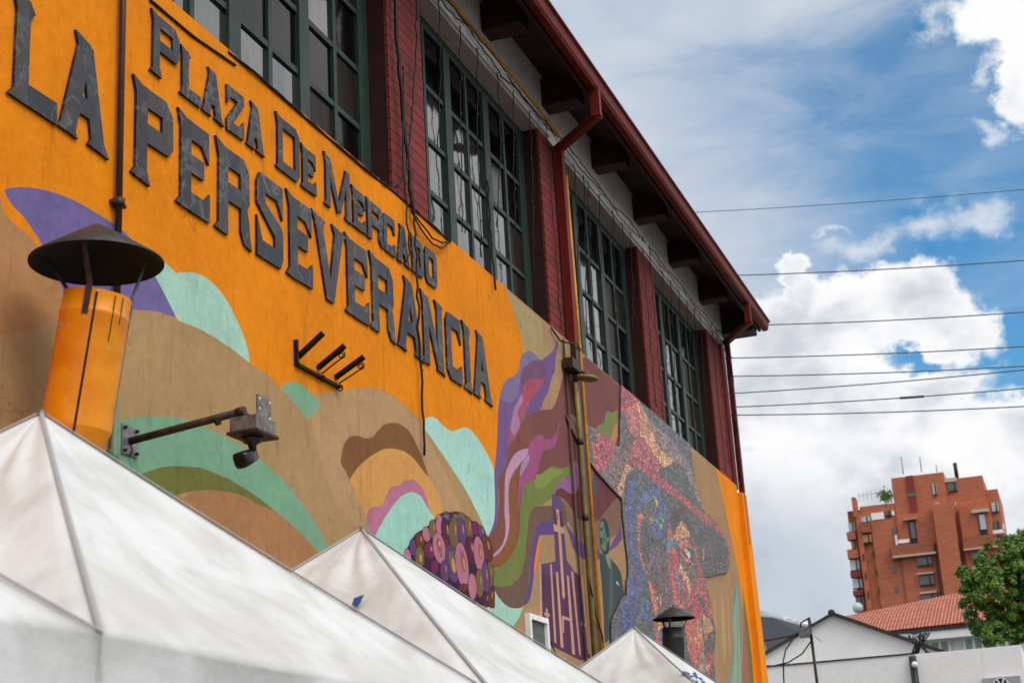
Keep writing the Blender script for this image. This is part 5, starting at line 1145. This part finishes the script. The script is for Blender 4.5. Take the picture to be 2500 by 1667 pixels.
# ============================================================ STREET POLE WITH LIGHT
pl_ = thing('lamp_pole', 'thin rusty pole carrying a box, floodlight and side arm above the white wall', 'pole', (38, .2, 0))
XP = 38
a = onX(1977, 1528, XP); b = onX(1995, 1667, XP)
m = MB(); m.tube([(XP, b.y, 0), (XP, b.y, b.z), (XP, a.y, a.z+.18)], .036, 8); m.build('post', 'rusty_steel', pl_)
m = MB(); c = onX(1966, 1544, XP); m.box((XP-.12, c.y-.12, c.z-.11), (XP+.12, c.y+.14, c.z+.11)); bx = m.build('box', 'steel', pl_, bevel=.01)
m = MB(); m.tube([onX(1862, 1564, XP-1), onX(1950, 1547, XP)], .028, 6); m.tube([onX(1862, 1600, XP-1), onX(1948, 1552, XP)], .018, 6); m.build('side_arm', 'rusty_steel', pl_)
m = MB(); c = onX(1990, 1554, XP); m.rings([(c+Vector((0, .1, .13)), .05, (1, 0, 0), (0, .7, .7)), (c, .11, (1, 0, 0), (0, .7, .7)), (c+Vector((0, -.12, -.09)), .13, (1, 0, 0), (0, .7, .7))], 14, True, True); m.build('floodlight', 'floodlight_glass', pl_)
m = MB(); c = onX(1968, 1524, XP); m.bar(c+Vector((0, .13, -.07)), c+Vector((0, .13, .05)), .03); m.bar(c+Vector((0, .13, .05)), c+Vector((0, -.1, .16)), .03); m.bar(c+Vector((0, -.1, .16)), c+Vector((0, -.12, -.05)), .03); m.build('hook', 'iron', pl_)
strand('loose_cable', 'thin dark cable looping from the lamp pole down to the left', [onX(1937, 1557, XP), onX(1918, 1585, XP), onX(1912, 1612, XP), onX(1914, 1667, XP)], .018, None, 'cable', None, .004)
strand('loose_cable', 'thin dark cable sagging from the lamp pole to the orange corner', [onX(1982, 1562, XP), onX(1958, 1595, XP), onX(1925, 1616, XP), onX(1890, 1624, XP), onX(1850, 1624, XP-4)], .018, None, 'cable', None, .004)
# ============================================================ TREE
def make_tree():
    XT = 53; t = thing('street_tree', 'round leafy green tree rising behind the white wall at right', 'tree', (XT, onX(2485, 1440, XT).y, 0))
    rnd = random.Random(11); c0 = onX(2500, 1452, XT); k = 49.5/FPX
    m = MB(); base = Vector((XT+.2, c0.y, 0)); top = c0+Vector((0, 0, -1.0))
    m.tube([base, base.lerp(top, .6)+Vector((.1, .1, 0)), top], .19, 9, r2=.11)
    for q in range(9):
        a = rnd.uniform(0, 6.28); e = c0+Vector((math.cos(a)*1.1, math.sin(a)*1.4, rnd.uniform(-.3, 1.2))); m.tube([top, top.lerp(e, .5)+Vector((0, 0, .25)), e], .07, 6, r2=.02)
    m.build('trunk', 'bark', t)
    m = MB(); lobes = []
    for px, py, r in ((2470, 1350, 48), (2425, 1370, 42), (2395, 1410, 40), (2375, 1455, 36), (2400, 1500, 46), (2430, 1440, 60), (2480, 1400, 60), (2520, 1360, 60), (2420, 1545, 34), (2460, 1535, 42), (2510, 1500, 70), (2550, 1430, 70), (2545, 1330, 44), (2350, 1400, 16), (2362, 1422, 20), (2490, 1325, 34), (2590, 1400, 60), (2560, 1540, 50), (2385, 1530, 22)):
        p = onX(px, py, XT+rnd.uniform(-.7, .7)); lobes.append((p, r*k))
    for p, r in lobes:
        for _c2 in range(int(34*(r/.6)**2)+6):
            v0 = Vector((rnd.gauss(0, 1), rnd.gauss(0, 1), rnd.gauss(0, 1))).normalized(); q0 = p+v0*r*rnd.uniform(.55, 1.12); cr = rnd.uniform(.09, .19)
            for _ in range(int(70*(cr/.14)**2)):
                v = Vector((rnd.gauss(0, 1), rnd.gauss(0, 1), rnd.gauss(0, 1))).normalized(); c = q0+v*cr*rnd.uniform(.3, 1.0)
                nrm = (v+v0*.6+Vector((rnd.gauss(0, .4), rnd.gauss(0, .4), rnd.gauss(0, .4)+.3))).normalized(); u = nrm.cross(Vector((rnd.gauss(0, 1), rnd.gauss(0, 1), rnd.gauss(0, 1)))).normalized(); w = nrm.cross(u); s_ = rnd.uniform(.035, .07)
                m.quad(c-u*s_, c-w*s_*.5+nrm*s_*.1, c+u*s_, c+w*s_*.5+nrm*s_*.1)
    m.build('crown', 'leaves', t)
make_tree()
# ============================================================ BRICK TOWER
XT = 230
tw = thing('apartment_tower', 'stepped red brick apartment tower with dark windows rising behind the tiled roof', 'building', (XT, 10, 0))
def tp(x, y, X=XT): return onX(1875+x/3.76, 1100+y/3.76, X)
def tbox(name, mat, tl, br, dx, depth=1.0, base=False, parent=tw):
    a = tp(*tl); b = tp(*br)
    if base: b.y = tp(br[0], tl[1]).y
    m = MB(); m.box((XT+dx, b.y, 0 if base else b.z), (XT+dx+depth, a.y, a.z)); return m.build(name, mat, parent, origin=(XT, a.y, 0 if base else b.z))
BR, BD = 'tower_brick', 'tower_brick_dark'
tbox('block', BR, (830, 505), (1150, 1470), 1.0, 18, True); tbox('block', BR, (1120, 240), (1610, 1400), 1.2, 18, True)
tbox('block', BR, (1500, 262), (1968, 1350), 1.6, 18, True); tbox('block', BR, (1900, 345), (2100, 1350), 2.4, 14, True); tbox('block', BR, (1580, 500), (2020, 1350), 1.2, 5, True); tbox('block', BR, (1175, 590), (1510, 1350), .2, 6, True)
tbox('block', BR, (935, 640), (1240, 1470), .6, 2, True); tbox('bay', BD, (712, 540), (840, 1440), 1.6, 10, True); tbox('bay', BR, (795, 560), (840, 1470), .4, 4, True)
tbox('column', BR, (1510, 505), (1700, 1350), -1.4, 6, True); tbox('block', BR, (1745, 515), (2030, 1350), .0, 6, True)
tbox('chimney_stack', BR, (762, 425), (818, 600), .2, 2.5)
tbox('balcony_band', BD, (1130, 880), (1545, 960), -.6, 2); tbox('balcony_band', BD, (1785, 800), (2110, 890), -.7, 2); tbox('balcony_band', BD, (845, 665), (945, 745), -.1, 2)
for tl, br in (((712, 740), (800, 800)), ((716, 900), (830, 970))): tbox('balcony_band', BR, tl, br, .8, 2)
for tl, br in (((745, 1105), (848, 1145)), ((770, 1275), (870, 1315))): tbox('balcony_band', 'tower_red', tl, br, .8, 2)
tbox('red_panel', 'tower_red', (1258, 222), (1345, 370), .9, 1); tbox('red_panel', 'tower_red', (1285, 415), (1372, 570), .9, 1)
tbox('ledge', 'concrete_band', (1150, 975), (1552, 948), -1.0, 2) ; tbox('ledge', 'concrete_band', (1800, 910), (2112, 890), -1.1, 2)
for tl, br in (((1238, 640), (1370, 628)), ((1868, 553), (2030, 560)), ((1370, 1130), (1525, 1125)), ((1397, 1303), (1552, 1302)), ((1875, 1075), (1985, 1078))): tbox('ledge', 'concrete_band', tl, br, -.7, 1.2)
def win(tl, br, dx, mat='tower_glass', frame=True):
    o = tbox('window', mat, tl, br, dx, .5)
    if frame:
        a = tp(*tl); b = tp(*br); m = MB(); y = a.y+(b.y-a.y)*.72
        m.box((XT+dx-.06, y-.09, b.z), (XT+dx, y+.09, a.z)); m.box((XT+dx-.06, b.y, b.z-.12), (XT+dx, a.y, b.z+.1)); m.build('frame', 'tower_frame', o)
win((1365, 985), (1507, 1045), .0-.1); win((1387, 1155), (1530, 1225), -.1); win((1408, 1325), (1555, 1390), -.1); win((1865, 940), (2010, 995), -.3); win((1883, 1110), (2020, 1160), -.3)
win((1278, 382), (1352, 405), .8, frame=False); win((1500, 292), (1548, 392), 1.0, 'tower_pale'); win((1525, 468), (1570, 500), 1.0, 'tower_pale', False); win((1640, 285), (1735, 350), 1.45); win((1645, 462), (1722, 497), 1.4, 'tower_pale')
win((1283, 645), (1375, 842), -.0, 'tower_frame', False); win((1300, 660), (1360, 800), -.1, 'tower_glass', False); win((1922, 575), (2020, 775), -.2, 'tower_frame', False); win((1935, 590), (2008, 720), -.3, 'tower_pale', False)
win((2038, 455), (2112, 535), 2.2, 'tower_pale'); win((2058, 625), (2128, 705), 2.2)
win((832, 605), (935, 645), .7, 'tower_pale'); win((940, 570), (1062, 618), .5, 'bluewhite_wall', False); win((1065, 545), (1125, 585), .7); win((1128, 545), (1155, 582), .7, 'bluewhite_wall', False); win((865, 770), (950, 835), .3, 'tower_blind')
win((722, 650), (788, 728), 1.4, 'tower_pale'); win((748, 815), (803, 885), 1.4, 'tower_blind'); win((735, 995), (832, 1085), 1.3, 'tower_pale'); win((760, 1170), (856, 1250), 1.3, 'tower_pale'); win((790, 1335), (875, 1420), 1.3)
for x, y, w, h in ((1135, 708, 47, 55), (1105, 888, 25, 45), (1133, 1062, 38, 46), (1160, 1243, 36, 46), (1187, 1412, 30, 34)): win((x, y), (x+w, y+h), .5, 'tower_glass', False)
for k in range(4):
    win((868+22*k, 940+172*k), (884+22*k, 1000+172*k), .2, 'tower_frame', False)
    if k < 4: win((958+24*k, 912+172*k), (974+24*k, 968+172*k), .2, 'tower_frame', False)
for k in range(3): win((1522+22*k, 860+165*k), (1556+22*k, 1018+165*k), -.7, 'tower_frame', False)
win((1750, 850), (1784, 1020), -.7, 'tower_frame', False)
tbox('stair_balcony', 'bluewhite_wall', (1163, 772), (1192, 862), .0, 1); tbox('stair_balcony', 'bluewhite_wall', (1192, 818), (1300, 838), .0, 1); tbox('stair_balcony', 'bluewhite_wall', (2028, 728), (2172, 745), .5, 1.5); tbox('stair_balcony', 'bluewhite_wall', (2150, 660), (2172, 740), .5, 1.5)
tbox('roof_slab', 'concrete_band', (1605, 240), (1725, 262), 1.3, 4)
for (x0, y0), (x1, y1), r in (((1222, 55), (1243, 215), .07), ((1393, 60), (1410, 195), .07), ((1545, 130), (1550, 195), .06), ((1714, 112), (1735, 250), .28)):
    m = MB(); m.tube([tp(x1, y1, XT+3), tp(x0, y0, XT+3)], r, 6); m.build('mast', 'tower_frame' if r > .1 else 'steel', tw)
m = MB(); 
for k in range(9): p = tp(840+38*k, 470-7.5*k, XT+2); m.bar(p, p+Vector((0, 0, 1.4)), .05)
m.bar(tp(830, 478, XT+2)+Vector((0, 0, 1.0)), tp(1045, 440, XT+2)+Vector((0, 0, 1.0)), .05); m.build('railing', 'steel', tw)
m = MB(); rnd = random.Random(2)
for _ in range(150):
    c = tp(1090, 425, XT+1)+Vector((rnd.gauss(0, .4), rnd.gauss(0, .45), rnd.gauss(0, .4))); m.quad(c, c+Vector((.1, .3, .12)), c+Vector((0, .1, .45)))
m.build('roof_plant', 'leaves', tw)
m = MB(); m.ball(tp(825, 1440, XT-1), .78, 10); m.build('satellite_dome', 'tower_pale', tw)
# distant hills, low enough to stay behind the walls from the street
m = MB(); rnd = random.Random(4); N = 60; row = []
for k in range(N+1):
    a = math.radians(-75+150*k/N); h = 22+14*mnoise.noise(Vector((k*.17, 2.1, 0)))+6*mnoise.noise(Vector((k*.6, 5, 0))); row.append((a, h))
for (a0, h0), (a1, h1) in zip(row[:-1], row[1:]):
    P = [(r*math.cos(a), r*math.sin(a), z) for a, r, z in ((a0, 520, 0), (a1, 520, 0), (a1, 640, h1), (a0, 640, h0))]; m.quad(*P, smooth=True)
    P = [(r*math.cos(a), r*math.sin(a), z) for a, r, z in ((a0, 640, h0), (a1, 640, h1), (a1, 800, 0), (a0, 800, 0))]; m.quad(*P, smooth=True)
simple('hill_green', (58, 74, 60), .9, nz=.02, amt=.3); tag(m.build('hills', 'hill_green', weld=True), kind='structure')
